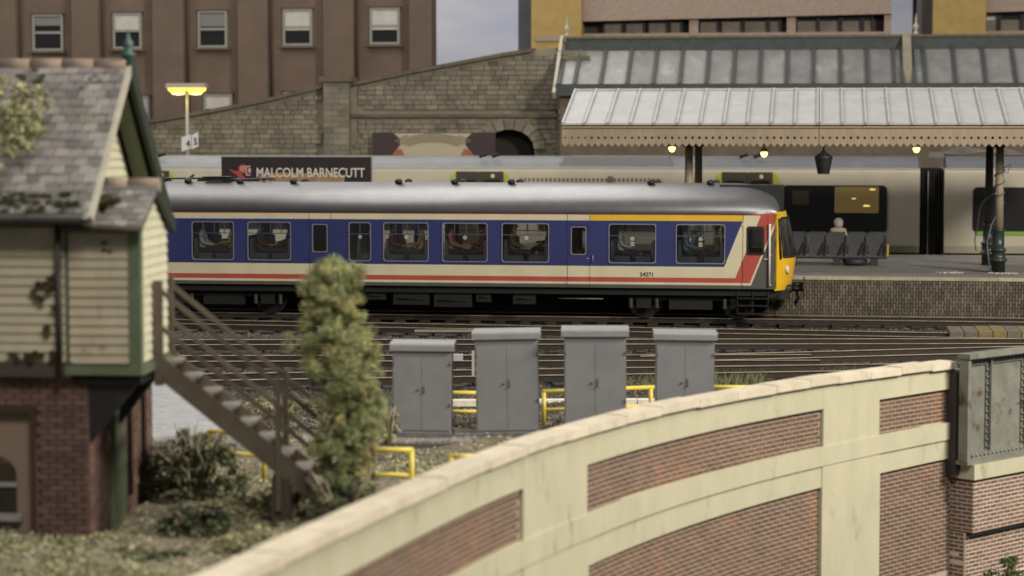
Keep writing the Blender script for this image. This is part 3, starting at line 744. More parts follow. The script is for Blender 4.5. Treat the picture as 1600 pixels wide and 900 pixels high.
# buffers, hoses and coupling
for yf in (.2, .8):
    p = front(yf, z_bot - .02); y = yf * TW; bm_ = MB()
    bm_.tube([(.1, y, z_bot - .02), (.42, y, z_bot - .02)], .12, 12); bm_.tube([(.42, y, z_bot - .02), (.72, y, z_bot - .02)], .075, 12); bm_.tube([(.72, y, z_bot - .02), (.76, y, z_bot - .02)], [.24, .22], 16); bm_.build('buffer', black, dmu)
mb = MB()
for y, r in ((.85, .03), (1.05, .03), (1.75, .03), (1.4, .05)): mb.tube([(.25, y, z_bot - .03), (.55, y, z_bot - .1), (.6, y, z_bot - .35), (.5, y, z_bot - .5)], r, 6)
mb.box(.0, .35, .3, TW - .3, z_bot - .3, z_bot - .04); mb.build('coupling_hoses', black, dmu)
# underframe, tanks, bogies
mb = MB(); mb.box(TL + .1, .1, .12, .22, z_bot - .2, z_bot - .0); mb.box(TL + .1, .1, TW - .22, TW - .12, z_bot - .2, z_bot); mb.box(TL + .1, -.1, .25, TW - .25, z_bot - .12, z_bot - .02)
mb.build('underframe', under_m, dmu)
for a, b, h in ((545, 600, .42), (612, 668, .55), (676, 735, .60), (742, 765, .45), (800, 835, .5)):
    mb = MB(); mb.box(tx(a), tx(b), .2, TW - .2, z_bot - h, z_bot - .05); mb.tube([(tx(a) + .1, .17, z_bot - h * .7), (tx(b) - .1, .17, z_bot - h * .7)], .015, 6); mb.build('equipment_box', under_m, dmu, bevel=.02)
mb = MB(); mb.tube([(tx(872, 470), .1, z_bot - .32), (tx(942, 471), .1, z_bot - .32)], .014, 6); mb.build('brake_pipe', M('pipe_grey', (.16, .14, .11), .5), dmu)
def bogie(cx):
    bg = MB(); zc = .47
    for y in (.42, TW - .42):
        bg.box(cx - 1.75, cx + 1.75, y - .06, y + .06, zc + .05, zc + .25); bg.box(cx - .6, cx + .6, y - .09, y + .09, zc - .2, zc + .3)
        for dx in (-1.3, 1.3): bg.box(cx + dx - .2, cx + dx + .2, y - .13, y + .13, zc - .17, zc + .2)
    bg.box(cx - .3, cx + .3, .42, TW - .42, zc, zc + .3); bo = bg.build('bogie', under_m, dmu, bevel=.02)
    for dx in (-1.3, 1.3):
        for y in (TW / 2 - .68, TW / 2 + .6):
            m = MB(); m.tube([(cx + dx, y, zc), (cx + dx, y + .1, zc)], .455, 24); m.tube([(cx + dx, y - .03, zc), (cx + dx, y + .0, zc)], .485, 24); m.build('wheel', [M('wheel_steel', (.010, .010, .009), .45, metal=.0)], bo)
    sp_ = M('spring_steel', (.09, .085, .08), .4)
    for dx in (-1.66, -.94, .94, 1.66):
        m = MB()
        for k in range(7): m.lathe((cx + dx, .3, zc - .16 + k * .04), [(.05, 0), (.06, .012), (.05, .024)], 10)
        m.build('spring', sp_, bo)
bogie(tx(1078, 480)); bogie(tx(345, 470))
st = MB(); xs0, xs1 = tx(1152, 480), tx(1200, 480)
for z in (.62, .42, .2): st.box(xs0, xs1, -.0, .2, z - .02, z + .01)
for x in (xs0, (xs0 + xs1) / 2, xs1): st.box(x - .015, x + .015, .08, .11, .2, z_bot)
st.build('cab_step', M('step_dark', (.012, .012, .012), .5), dmu)
# seats
sm = MB(); sm.box(-.05, .42, -.45, .45, .3, .45); sm.prism([(-.12, .3), (.0, .3), (-.03, .86), (-.1, .88)], lambda a, b, d: (a, d, b), -.45, .45)
sme = sm.mesh('passenger_seat', seat_m, .02)
zf = z_bot + .42
seat_x = []
for i, (a, b, *_r) in enumerate(wins):
    for f, rz in ((.12, 0), (.88, 180)) if b - a > .8 else ((.5, 0),):
        x = a + (b - a) * f; seat_x.append((x, rz, i))
        for y in (.56, TW - .56): link('passenger_seat', sme, dmu, (x, y, zf), (0, 0, R(rz)))

# ------------------------------------------------------------------ people
def person_mesh(kind=0, hooded=False):
    V = [(0, 0, .12), (-.03, 0, .34), (-.04, 0, .54), (-.01, 0, .665), (.02, 0, .745), (.03, 0, .83), (.01, 0, .915)]; rr = [(.17, .14), (.15, .12), (.17, .13), (.055, .055), (.075, .075), (.098, .088), (.075, .075)]
    E = [(0, 1), (1, 2), (2, 3), (3, 4), (4, 5), (5, 6)]
    for sg in (-1, 1):
        b = len(V); fx = .0 if kind == 0 else .1
        V += [(-.03, sg * .19, .585), (.03, sg * .25, .33), (.26, sg * (.17 - fx * .4), .26 + fx * sg * .5), (.34, sg * (.12 - fx * .3), .25 + fx * sg * .5)]; rr += [(.07, .07), (.052, .052), (.034, .034), (.042, .026)]
        E += [(2, b), (b, b + 1), (b + 1, b + 2), (b + 2, b + 3)]
        b = len(V); V += [(.06, sg * .1, .1), (.45, sg * .12, .12), (.44, sg * .12, -.32), (.56, sg * .14, -.37)]; rr += [(.1, .1), (.075, .075), (.05, .05), (.04, .04)]
        E += [(0, b), (b, b + 1), (b + 1, b + 2), (b + 2, b + 3)]
    me = bpy.data.meshes.new('body_cage'); me.from_pydata(V, E, []); o = bpy.data.objects.new('body_cage', me); COL.objects.link(o)
    o.modifiers.new('s', 'SKIN'); sv = me.skin_vertices[0].data
    for i, q in enumerate(rr): sv[i].radius = q
    sv[0].use_root = True
    ss = o.modifiers.new('u', 'SUBSURF'); ss.levels = 2; ss.render_levels = 2
    dg = bpy.context.evaluated_depsgraph_get(); out = bpy.data.meshes.new_from_object(o.evaluated_get(dg)); bpy.data.objects.remove(o)
    bm = bmesh.new(); bm.from_mesh(out); mb = MB(); mb.bm.free(); mb.bm = bm
    for f in bm.faces: f.smooth = True
    for sg in (-1, 1):                                                # five unequal fingers on each palm
        fx = .0 if kind == 0 else .1; h = Vector((.35, sg * (.12 - fx * .3), .25 + fx * sg * .5))
        for k, l in enumerate((.06, .07, .066, .05)): mb.tube([h + Vector((.0, (k - 1.5) * .019, 0)), h + Vector((l * .6, (k - 1.5) * .02, -.004)), h + Vector((l, (k - 1.5) * .02, -.026))], [.010, .009, .007], 6)
        mb.tube([h + Vector((-.03, -sg * .03, .01)), h + Vector((.0, -sg * .055, .005)), h + Vector((.03, -sg * .055, -.01))], [.012, .011, .008], 6)
    mb.tube([(.11, 0, .845), (.135, 0, .815), (.115, 0, .80)], [.008, .018, .012], 6)      # nose
    for sg in (-1, 1): mb.tube([(.03, sg * .085, .84), (.02, sg * .1, .845), (.02, sg * .09, .80)], [.012, .02, .01], 6)
    for f in bm.faces:
        c = f.calc_center_median(); m = 1
        if c.z > .675: m = 0
        elif c.x > .30 and .18 < c.z < .36 and abs(c.y) < .3: m = 0
        elif c.z < .19: m = 2
        f.material_index = m
    me = bpy.data.meshes.new('person'); bm.to_mesh(me); bm.free()
    return me
skin_m = M('skin', (.42, .25, .17), .6); trou = M('dark_trousers', (.03, .03, .04), .8)
PM = [person_mesh(0), person_mesh(1)]
for me in PM:
    for m in (skin_m, M('coat', (.1, .1, .1), .8), trou): me.materials.append(m)
def hair_part(parent, mat, hood=False):
    m = MB(); pr = []
    if hood: m.lathe((.005, 0, .83), [(.10, -.16), (.135, -.10), (.15, -.0), (.14, .06), (.095, .12), (.02, .145)], 14); return m.build('hood', mat, parent)
    m.lathe((-.005, 0, .86), [(.09, -.07), (.106, -.02), (.106, .03), (.08, .075), (.02, .095)], 12); return m.build('hair', mat, parent)
def person(label, loc, rz, coat, hair, kind=0, hood=False, group=None):
    o = link('person', PM[kind], None, loc, (0, 0, rz)); tag(o, label, 'person', group)
    o.material_slots[1].link = 'OBJECT'; o.material_slots[1].material = coat
    hair_part(o, hair, hood); return o
coats = {n: M('coat_' + n.replace(' ', '_'), c, .8) for n, c in dict(white=(.55, .53, .5), black=(.02, .02, .022), tan=(.36, .22, .12), maroon=(.14, .03, .035), grey=(.2, .2, .21), brown=(.10, .06, .04), navy=(.03, .04, .10), olive=(.13, .12, .06), pale_blue=(.2, .27, .4), pink=(.45, .2, .2)).items()}
hair_d = M('dark_hair', (.02, .015, .012), .6); hair_b = M('brown_hair', (.08, .045, .02), .6); hair_g = M('grey_hair', (.3, .29, .28), .7)
ords = ['first', 'second', 'third', 'fourth', 'fifth', 'sixth', 'seventh', 'eighth']
plan = [(0, .16, 0, 'white', hair_d, 0), (0, .5, 1, 'black', hair_b, 1), (0, .84, 0, 'tan', hair_d, 1), (1, .2, 0, 'brown', hair_b, 0), (1, .86, 0, 'black', hair_d, 1), (1, .55, 1, 'pink', hair_g, 0),
        (3, .14, 0, 'maroon', hair_d, 0), (3, .76, 0, 'tan', hair_b, 1), (3, .45, 1, 'navy', hair_d, 0), (4, .15, 0, 'pink', hair_d, 0), (4, .82, 0, 'maroon', hair_d, 1), (5, .2, 0, 'olive', hair_b, 0), (5, .78, 1, 'grey', hair_d, 1),
        (6, .24, 0, 'white', hair_g, 0), (7, .2, 0, 'pale_blue', hair_d, 0), (7, .8, 0, 'olive', hair_b, 1)]
for wi, f, row, cn, hr, kd in plan:
    a, b = wins[wi][:2]; x = a + (b - a) * f; y = .5 if row == 0 else TW - .6
    p = UV(TU + x, TV + y, zf + .42); face = 0 if f < .5 else 180
    person(f"seated passenger in a {cn.replace('_', ' ')} coat at the {ords[wi]} large window of the blue railcar", p, -ANG + R(face), coats[cn], hr, kd, group='passengers in the blue railcar')
# ------------------------------------------------------------------ modern train behind the platform
BV = pback + .45
mod_w = M('modern_train_pale', (.54, .49, .39), .45, (.47, .43, .34), .8); mod_g = M('modern_train_roof', (.15, .16, .175), .5, (.12, .13, .14), 1.2); mod_l = M('modern_train_grey', (.42, .43, .45), .4)
lime = M('lime_door_surround', (.42, .45, .05), .5); mod_blk = M('modern_train_black', (.012, .012, .013), .35); greenline = M('green_line', (.20, .36, .04), .5)
lit_in = M('lit_interior', (.22, .17, .07), .7, emit=(1, .66, .16), es=.05)
def bu(px, py=320): return at_v(px, py, BV)[0]
def bz(py, px=800): return at_v(px, py, BV)[1]
def modern(px0, px1, label, wins, doors, pods, vents, group='modern train coaches'):
    u0 = bu(px0); u1 = bu(px1); t = thing('train_coach', label, 'train', UV(u0, BV), -ANG, group); L = u1 - u0; Wd = 2.8
    def x(px): return bu(px) - u0
    zb, zc, zcr, zt = bz(390.5), bz(268), bz(262), bz(244)
    prof = [(0, zb), (-.03, zb + .4), (0, zc), (.05, zc + .12)]
    mb = MB()
    poly = [(0.08, zb), (0, zb + .25), (.0, zc), (.04, zcr), (Wd - .04, zcr), (Wd, zc), (Wd, zb + .25), (Wd - .08, zb)]
    mb.prism(poly, lambda a, b, d: (d, a, b), 0, L); mb.build('body', mod_w, t, bevel=.06, seg=2)
    rp = [(.03 + (Wd - .06) * k / 12, zcr + (zt - zcr) * (1 - abs(k / 6 - 1) ** 3.0)) for k in range(13)]
    mb = MB(); mb.prism(rp, lambda a, b, d: (d, a, b), .05, L - .05); mb.build('roof', mod_g, t)
    mb = MB(); mb.box(0.02, L - .02, -.02, .0, zcr - .02, zcr + .015); mb.build('gutter_strip', mod_l, t)
    mb = MB(); mb.box(.1, L - .1, .2, Wd - .2, zb - .85, zb + .1); mb.build('underframe', under_m, t)
    for k in range(4):
        m = MB(); xx = [1.6, 3.9, L - 3.9, L - 1.6][k]; m.tube([(xx, .5, zb - .75), (xx, .62, zb - .75)], .4, 18); m.tube([(xx, Wd - .62, zb - .75), (xx, Wd - .5, zb - .75)], .4, 18); m.build('wheel', under_m, t)
    for (a, b, y0, y1, inner, green) in wins:
        m = MB(); m.prism(rrect(x(a), x(b), bz(y1), bz(y0), .16), lambda p, q, d: (p, d, q), -.03, .02); wo = m.build('window', mod_blk, t)
        for (c, d, e, f, mt) in inner:
            m = MB(); m.prism(rrect(x(c), x(d), bz(f), bz(e), .05), lambda p, q, dd: (p, dd, q), -.036, -.02); m.build('pane', mt, wo)
        for (c, e, r, mt) in ([(1363, 294, .05, lamp_y), (1354, 319, .06, lamp_y), (1334, 308, .035, lamp_y)] if inner else []):
            m = MB(); m.prism([(x(c) - r * 2, bz(e) - r * .4), (x(c) + r * 2, bz(e) - r * .4), (x(c) + r * 1.5, bz(e) + r * .4), (x(c) - r * 1.5, bz(e) + r * .4)], lambda p, q, d: (p, d, q), -.041, -.035); m.build('interior_light', M('interior_light', (.8, .6, .2), .4, emit=(1, .72, .2), es=1.2), wo)
        if green: m = MB(); m.box(x(a) + .1, x(b), -.034, -.01, bz(y1 + 4.5), bz(y1 - 1)); m.build('stripe', greenline, t)
    for (a, b) in doors:
        m = MB(); m.prism(rrect(x(a), x(b), zb + .15, bz(269), .22), lambda p, q, d: (p, d, q), -.025, .02); do = m.build('door_surround', lime, t)
        q = (b - a) * .10
        for (c, d) in ((a + q, (a + b) / 2 - .4), ((a + b) / 2 + .4, b - q)):
            m = MB(); m.prism(rrect(x(c), x(d), zb + .2, bz(268), .02), lambda p, q_, dd: (p, dd, q_), -.05, -.02); dl = m.build('door', M('door_brown_grey', (.06, .052, .042), .4), do)
            m = MB(); m.prism(rrect(x(c) + .1, x(d) - .1, bz(345), bz(281), .1), lambda p, q_, dd: (p, dd, q_), -.056, -.045); m.build('pane', darkglass, dl)
        m = MB(); m.tube([(x(a + (b - a) * .72), -.07, bz(275)), (x(a + (b - a) * .72), -.03, bz(275))], .075, 12); m.build('door_light', M('door_lamp', (.6, .58, .3), .4), do)
    for (a, b) in pods:
        m = MB(); m.prism([(x(a), bz(258)), (x(a) + .12, bz(244)), (x(b) - .1, bz(244)), (x(b), bz(258))], lambda p, q, d: (p, d, q), .25, Wd - .25); m.prism([(x(a) - .06, bz(258.5)), (x(a) - .06, bz(254)), (x(b) + .06, bz(254)), (x(b) + .06, bz(258.5))], lambda p, q, d: (p, d, q), .15, .26); m.build('roof_pod', [M('roof_pod_grey', (.20, .21, .22), .5)], t, bevel=.03)
    for (a, b) in vents:
        m = MB(); k = x(a)
        while k < x(b): m.box(k, k + .075, -.012, .01, bz(283), bz(278)); k += .15
        m.box(x(950), x(958), -.03, .01, bz(285), bz(275)); stuff(m.build('vent_holes', M('vent_dark', (.16, .14, .10), .7), t))
    for px in (248, 752, 772, 1160, 1182):
        if px0 < px < px1:
            m = MB(); m.tube([(x(px) - .12, .35, zt - .02), (x(px) + .12, .35, zt + .06), (x(px) + .14, .35, zt + .0)], .06, 8); m.build('roof_fitting', under_m, t)
    return t
modern(150, 1437, 'long pale modern coach with lime doors and grey roof standing behind the platform',
       [(1222, 1386, 288, 360, [(1304, 1373, 290, 330, lit_in), (1238, 1264, 296, 318, M('dim_interior', (.07, .055, .03), .6))], 0), (840, 1090, 292, 360, [], 0), (300, 690, 292, 360, [], 0)],
       [(206, 272), (704, 796), (1118, 1217)], [(876, 1048)], [(812, 1030)])
modern(1476, 2000, 'second pale modern coach with green window stripe beyond the dark gap at the right',
       [(1520, 1800, 290, 358, [], 1)], [(1830, 1930)], [], [])
gg = thing('coach_gangway', 'black flexible gangway between the two pale modern coaches', 'gangway', UV(bu(1438), BV + .5), -ANG)
Lg = bu(1475) - bu(1438); zz0, zz1 = bz(395), bz(262)
for k in range(9):
    m = MB(); m.box(Lg * k / 9, Lg * (k + .55) / 9, 0 if k % 2 else .06, 1.8, zz0 - .3, zz1); m.build('bellows', mod_blk, gg)
m = MB(); m.box(Lg * .33, Lg * .37, -.08, -.04, zz0, zz1 - .1); m.build('cable', grey_met, gg)
# track under it
a, b = UV(-26, BV + 1.4), UV(26, BV + 1.4); track((a.x, a.y), (b.x, b.y), sl=False, zt=bz(396) - 1.15)

# ------------------------------------------------------------------ stone wall behind
SV = BV + 6.5
def su(px, py=150): return at_v(px, py, SV)[0]
def sz(py, px=500): return at_v(px, py, SV)[1]
sw = thing('stone_wall', 'long weathered stone retaining wall with sloping coping and a square pier behind the trains', 'wall', UV(0, SV), -ANG)
top = [(60, 200), (230, 187), (340, 168), (440, 148), (508, 130), (550, 128), (640, 109), (700, 98), (800, 79), (868, 70)]
tx_ = [su(a, b) for a, b in top]; tz_ = [at_v(a, b, SV)[1] for a, b in top]
def ztop(u): return float(np.interp(u, tx_, tz_))
mb = MB(); N = 60; us = np.linspace(tx_[0], tx_[-1], N)
ac = su(796, 220); arx = su(835, 230) - ac; az0 = sz(233); azt = sz(202)
# core behind the arch: built in three blocks so that the opening is real
def blk(m, ua, ub, z0, y0=.06, y1=.8):
    uu = np.linspace(ua, ub, max(2, int((ub - ua) / .8) + 1))
    m.loft([[(u, y0, z0), (u, y1, z0), (u, y1, ztop(u) - .1), (u, y0, ztop(u) - .1)] for u in uu], smooth=False)
blk(mb, tx_[0], ac - arx, -.3); blk(mb, ac + arx, tx_[-1], -.3); blk(mb, ac - arx, ac + arx, azt)
for sg in (-1, 1):
    n = 7; pts = [(ac + sg * arx, azt)] + [(ac + sg * arx * math.cos(k / n * math.pi / 2), az0 + (azt - az0) * math.sin(k / n * math.pi / 2)) for k in range(n + 1)]
    mb.prism(pts, lambda a, b, d: (a, d, b), .06, .8)
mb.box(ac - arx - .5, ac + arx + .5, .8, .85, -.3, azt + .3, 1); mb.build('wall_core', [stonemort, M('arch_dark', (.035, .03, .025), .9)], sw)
m = MB(); n = 9; VA = []
for k in range(n):
    t0, t1 = math.pi * (k + .04) / n, math.pi * (k + .96) / n
    def ap(t, e): return (ac + (arx + e) * math.cos(t), az0 + (azt - az0 + e) * math.sin(t))
    m = MB(); m.prism([ap(t0, .0), ap(t1, .0), ap(t1, .42), ap(t0, .42)], lambda a, b, d: (a, d, b), -.07, .1); m.build('voussoir', stone_m, sw, bevel=.015)
# coping of the stone wall
edge_u = list(np.arange(tx_[0], tx_[-1], 1.15))
for a, b in zip(edge_u, edge_u[1:]):
    m = MB(); m.loft([[(u, -.14, ztop(u) - .16), (u, .85, ztop(u) - .16), (u, .85, ztop(u)), (u, -.14, ztop(u) - .02)] for u in (a + .006, b - .006)], smooth=False); m.build('coping_stone', M('stone_coping', (.135, .112, .08), .9, (.09, .075, .055), 2) if 'stone_coping' not in MATS else MATS['stone_coping'], sw)
# pier and string course
pa, pb_ = su(508), su(548); pzt = sz(123)
m = MB(); m.box(pa, pb_, -.32, .1, -.3, pzt - .12); m.build('pier', stone_m, sw, bevel=.03)
m = MB(); m.box(pa - .14, pb_ + .14, -.44, .5, pzt - .12, pzt + .06); m.build('pier_cap', MATS['stone_coping'], sw, bevel=.03)
m = MB(); zsc = sz(181); m.box(pb_ + .02, su(885), -.06, .08, zsc - .07, zsc + .06); m.build('string_course', MATS['stone_coping'], sw, bevel=.02)
it = []; z = sz(262); r = 0
while z < 9.5:
    u = tx_[0] + rnd.uniform(0, .4); h = .185
    while u < su(905):
        wd = rnd.uniform(.26, .52); a, b = u, u + wd; u += wd
        c = (a + b) / 2
        if z + h > ztop(a) - .19 or c < su(215): continue
        if abs(z + h / 2 - zsc) < .16 and a > pb_: continue
        if b > pa - .01 and a < pb_ + .01: continue
        dx, dz = (c - ac) / (arx + .42), (z + h / 2 - az0) / (azt - az0 + .42)
        if dx * dx + max(0, dz) ** 2 < 1.06: continue
        it.append((Vector((c, .045 - rnd.uniform(0, .03), z + h / 2)), 0, (wd - .022, .07, h - .02)))
    z += h; r += 1
it.sort(key=lambda q: -q[0].x if q[0].x < su(870) else 99); pieces('stone', sw, stone_m, it)
it = []
z = sz(262)
while z + .22 < pzt - .13:
    o = .0 if int(z / .22) % 2 else .22
    for a, b in ((pa, pa + (pb_ - pa) * (.62 if o else .38)), (pa + (pb_ - pa) * (.62 if o else .38), pb_)): it.append((Vector(((a + b) / 2, -.325, z + .11)), 0, (b - a - .02, .03, .2)))
    z += .22
pieces('pier_stone', sw, stone_m, it)
# vaulted hall picture on the wall
po = thing('poster', 'wide dark poster showing a pale ribbed vault hung on the stone wall beside the arch', 'poster', UV(su(585), SV - .32), -ANG)
pw = su(776) - su(585); pz1, pz0 = sz(207), sz(249)
pd, pc = M('poster_dark', (.045, .03, .03), .6), M('poster_cream', (.42, .36, .26), .6)
m = MB(); m.box(0, pw, 0, .06, pz0 - .5, pz1); m.build('board', pd, po)
pcx = pw * .49; m = MB(); ww = pw * .27; hh = pz1 - pz0
pts = [(pcx - ww * 1.18, pz1 - .03), (pcx + ww * 1.18, pz1 - .03), (pcx + ww, pz1 - hh * .22), (pcx + ww * .98, pz1 - hh * .45), (pcx + ww * 1.25, pz0 + .1), (pcx - ww * 1.25, pz0 + .1), (pcx - ww * .98, pz1 - hh * .45), (pcx - ww, pz1 - hh * .22)]
m.prism(pts, lambda a, b, d: (a, d, b), -.004, 0); m.build('vault_print', pc, po)
for k in range(5):
    m = MB(); rx = ww * (1.0 + .1 * k - .25); rz = hh * (.30 + .085 * k)
    zc_ = pz1 - hh * .62
    p1 = []
    for j in range(15):
        t = math.pi * (.14 + .72 * j / 14); zz = zc_ + rz * math.sin(t)
        if zz < pz1 - .06: p1.append((pcx + rx * math.cos(t) * 1.1, -.006, zz))
    for q0, q1 in zip(p1, p1[1:]):
        if (Vector(q0) - Vector(q1)).length < .6: m.beam(q0, q1, .03, .045)
    m.build('rib_print', M('poster_rib', (.20, .17, .11), .6) if 'poster_rib' not in MATS else MATS['poster_rib'], po)
for sg in (-1, 1):
    m = MB(); m.prism([(pcx + sg * ww * .82, pz0 + .1), (pcx + sg * ww * 1.28, pz0 + .1), (pcx + sg * ww * 1.1, pz1 - hh * .62), (pcx + sg * ww * .95, pz1 - hh * .60)], lambda a, b, d: (a, d, b), -.008, -.004); m.build('red_corner_print', M('poster_red', (.30, .11, .06), .6) if 'poster_red' not in MATS else MATS['poster_red'], po)

# ------------------------------------------------------------------ buildings beyond
GV = SV + 6
def gu(px, py=80): return at_v(px, py, GV)[0]
def gzz(py, px=400): return at_v(px, py, GV)[1]
bb = thing('brick_building', 'large brown brick building with tall piers and sash windows filling the upper left', 'building', UV(0, GV), -ANG)
gL, gR = gu(-40), gu(676); gT = gzz(-90)
m = MB(); m.box(gL, gR, .3, .9, -.3, gT); m.build('wall', brown_r, bb)
for a, b in ((-60, 28), (115, 157), (241, 289), (374, 420), (507, 554), (641, 676)):
    m = MB(); m.box(max(gL, gu(a)) + .0, gu(b), -.22, .3, -.3, gT); m.build('pier', brown_b, bb, bevel=.04)
    if b < 676:
        m = MB(); m.tube([(gu(b) + .07, .2, 3), (gu(b) + .07, .2, gT)], .06, 8); m.build('downpipe', M('shade_line_brown', (.045, .026, .018), .6) if 'shade_line_brown' not in MATS else MATS['shade_line_brown'], bb)  # dark tubes put in for the shadow lines beside the piers
def sash(x0, x1, y0, y1, blind, top_frame=True):
    a, b = gu(x0), gu(x1); z1, z0 = at_v(x0, y0, GV)[1], at_v(x0, y1, GV)[1]
    m = MB(); t = .1
    m.box(a, a + t, .2, .36, z0, z1); m.box(b - t, b, .2, .36, z0, z1); m.box(a, b, .19, .36, z1 - .06, z1); m.box(a, b, .19, .36, z0, z0 + .09); m.box(a + t, b - t, .22, .34, z0 + (z1 - z0) * .47, z0 + (z1 - z0) * .54)
    wo = m.build('window', frame_w, bb)
    m = MB(); m.box(a + .02, b - .02, .27, .295, z0 + .02, z1 - .02); m.build('pane', darkglass, wo)
    m = MB(); m.box(a + t, b - t, .235, .26, z1 - (z1 - z0) * (blind[0]), z1 - .06); m.build('blind', blind[1], wo)
    m = MB(); m.box(a - .1, b + .1, .12, .3, z0 - .1, z0 - .01); m.build('sill', brown_b, wo)
    m = MB(); m.box(a - .06, b + .06, .22, .30, z1 + .005, z1 + .06); m.build('lintel', M('lintel_dark_brown', (.06, .04, .03), .9) if 'lintel_dark_brown' not in MATS else MATS['lintel_dark_brown'], wo)  # narrow strip above the window in flat dark brown
for x0, x1, y0, y1, bl in ((48, 96, 23, 79, (.3, frame_dim)), (174, 219, 20, 76, (.5, white_blind)), (307, 353, 17, 74, (.42, frame_dim)), (440, 486, 14, 71, (.58, white_blind)), (576, 623, 12, 69, (.60, white_blind)),
                           (174, 230, 150, 207, (.5, white_blind)), (315, 360, 147, 204, (.4, white_blind)), (440, 486, 144, 201, (.5, white_blind)), (48, 96, 153, 208, (.5, white_blind))):
    sash(x0, x1, y0, y1, bl)
# right hand buildings
tb = thing('brick_tower', 'buff yellow brick tower with blue grey side beside the strip of sky', 'building', UV(0, GV), -ANG)
m = MB(); m.box(gu(833), gu(911), -.6, 5, -.3, gzz(-90)); m.build('wall', buffbrick, tb)
m = MB(); m.box(gu(808), gu(832.5), .3, 4, -.3, gzz(-90)); m.build('side_wall', slategrey, tb)
m = MB(); m.box(gu(839), gu(880), -.66, -.58, gzz(68), gzz(59)); m.build('stone_band', M('stone_band', (.30, .24, .18), .8), tb)
def concrete(name_label, x0, x1, dz, piers, wins, seed):
    t = thing('concrete_building', name_label, 'building', UV(0, GV), -ANG)
    m = MB(); m.box(gu(x0), gu(x1), .5, 5, -.3, gzz(-90)); m.build('rear_wall', M('recess_dark%d' % seed if False else 'recess_dark', (.045, .036, .034), .8) if 'recess_dark' not in MATS else MATS['recess_dark'], t)
    za, zb, zc, zd = gzz(33 - dz), gzz(25 - dz), gzz(62), gzz(-90)
    m = MB(); m.prism([(gu(x0), at_v(x0, 34 - dz, GV)[1]), (gu(x1), at_v(x1, 22 - dz, GV)[1]), (gu(x1), zd), (gu(x0), zd)], lambda a, b, d: (a, d, b), -.3, .6); m.build('spandrel', pinkcon, t)
    m = MB(); m.box(gu(x0), gu(x1), -.1, .6, -.3, gzz(56)); m.build('lower_spandrel', pinkcon, t)
    for a, b in piers: m = MB(); m.box(gu(a), gu(b), -.12, .6, gzz(60), gzz(0)); m.build('pier', pinkcon, t)
    for a, b, mt in wins:
        m = MB(); m.box(gu(a) - .06, gu(a), .1, .5, gzz(60), gzz(20)); m.box(gu(b), gu(b) + .06, .1, .5, gzz(60), gzz(20)); wo = m.build('window', M('mullion_dark', (.02, .018, .018), .6) if 'mullion_dark' not in MATS else MATS['mullion_dark'], t)
        m = MB(); m.box(gu(a), gu(b), .3, .36, gzz(60), gzz(20)); m.build('pane', mt, wo)
        m = MB(); m.box(gu(a), gu(b), .22, .3, gzz(60), gzz(39)); m.build('blind', MATS['dull_blind'], wo)
M('dull_blind', (.20, .165, .135), .8, (.14, .115, .095), 2); blu = M('bluish_window', (.10, .11, .2), .4)
concrete('pink aggregate concrete office block with a long dark window strip above the glazed roof', 911, 1392, 0, ((1077, 1091), (1229, 1243), (1381, 1392)),
         ((944, 972, darkglass), (978, 1006, darkglass), (1014, 1042, blu), (1048, 1064, darkglass), (1094, 1121, darkglass), (1128, 1158, darkglass), (1164, 1198, darkglass), (1203, 1218, darkglass), (1246, 1276, darkglass), (1281, 1310, darkglass), (1316, 1344, darkglass), (1350, 1362, darkglass)), 1)
t2 = thing('brick_tower', 'buff yellow brick tower with dark grey left edge at the upper right', 'building', UV(0, GV), -ANG)
m = MB(); m.box(gu(1456), gu(1538), -.6, 5, -.3, gzz(-90)); m.build('wall', buffbrick, t2)
m = MB(); m.box(gu(1432), gu(1455.5), .3, 4, -.3, gzz(-90)); m.build('side_wall', M('mauve_grey_render', (.10, .085, .085), .8), t2)
concrete('pink aggregate concrete block at the far upper right corner beside the yellow tower', 1539, 1900, 14, ((1640, 1655),), ((1541, 1558, white_blind), (1564, 1594, darkglass), (1600, 1630, darkglass)), 2)

# ------------------------------------------------------------------ sky backdrop
m = MB(); rows = []
for k in range(13):
    a = R(-60 + 10 * k); rows.append([(150 * math.sin(a), 20 + 95 * math.cos(a), z) for z in (-5, 8, 16, 30, 60)])
m.loft(rows, closed=False, caps=False)
sky_m = M('sky_backdrop', (.38, .41, .56), .9, (.50, .52, .58), .09, .40, .62, stretch=(1, 1, 3.2))
structure(m.build('sky', sky_m))

# ------------------------------------------------------------------ glazed roof building behind the coach
HV = SV - 1.6
def hu(px, py=130): return at_v(px, py, HV)[0]
def hz(py, px=1100): return at_v(px, py, HV)[1]
gb = thing('glazed_roof_building', 'station building with a long dirty glazed roof and white barge boards behind the canopy', 'building', UV(0, HV), -ANG)
e0, e1_, r0 = hz(151, 880), hz(129, 1000), 0
RV = HV + 2.4
ridge0 = at_v(900, 80, RV)[1]; ridge1 = at_v(900, 61, RV)[1]; eave0 = hz(150, 880); eave1 = hz(131, 1000)
uE0 = hu(868, 150); uE1 = at_v(1408, 70, RV)[0]; uF0 = at_v(1424, 70, RV)[0] - .0; uF1 = hu(1750)
m = MB(); m.box(uE0 + .15, uF1, .2, 4.6, -.3, eave0 + .05); m.build('wall', M('building_brown_render', (.145, .11, .08), .85, (.10, .08, .06), 2), gb)
m = MB(); m.box(uE0, uF1, -.06, .25, eave0, eave1); m.build('eave_beam', roofgreen, gb, bevel=.02)
m = MB(); m.box(uE0 + .12, uE1, 2.25, 2.6, ridge0, ridge1); m.box(uF0, uF1, 2.25, 2.6, ridge0, ridge1); m.build('ridge_beam', roofgreen, gb, bevel=.03)
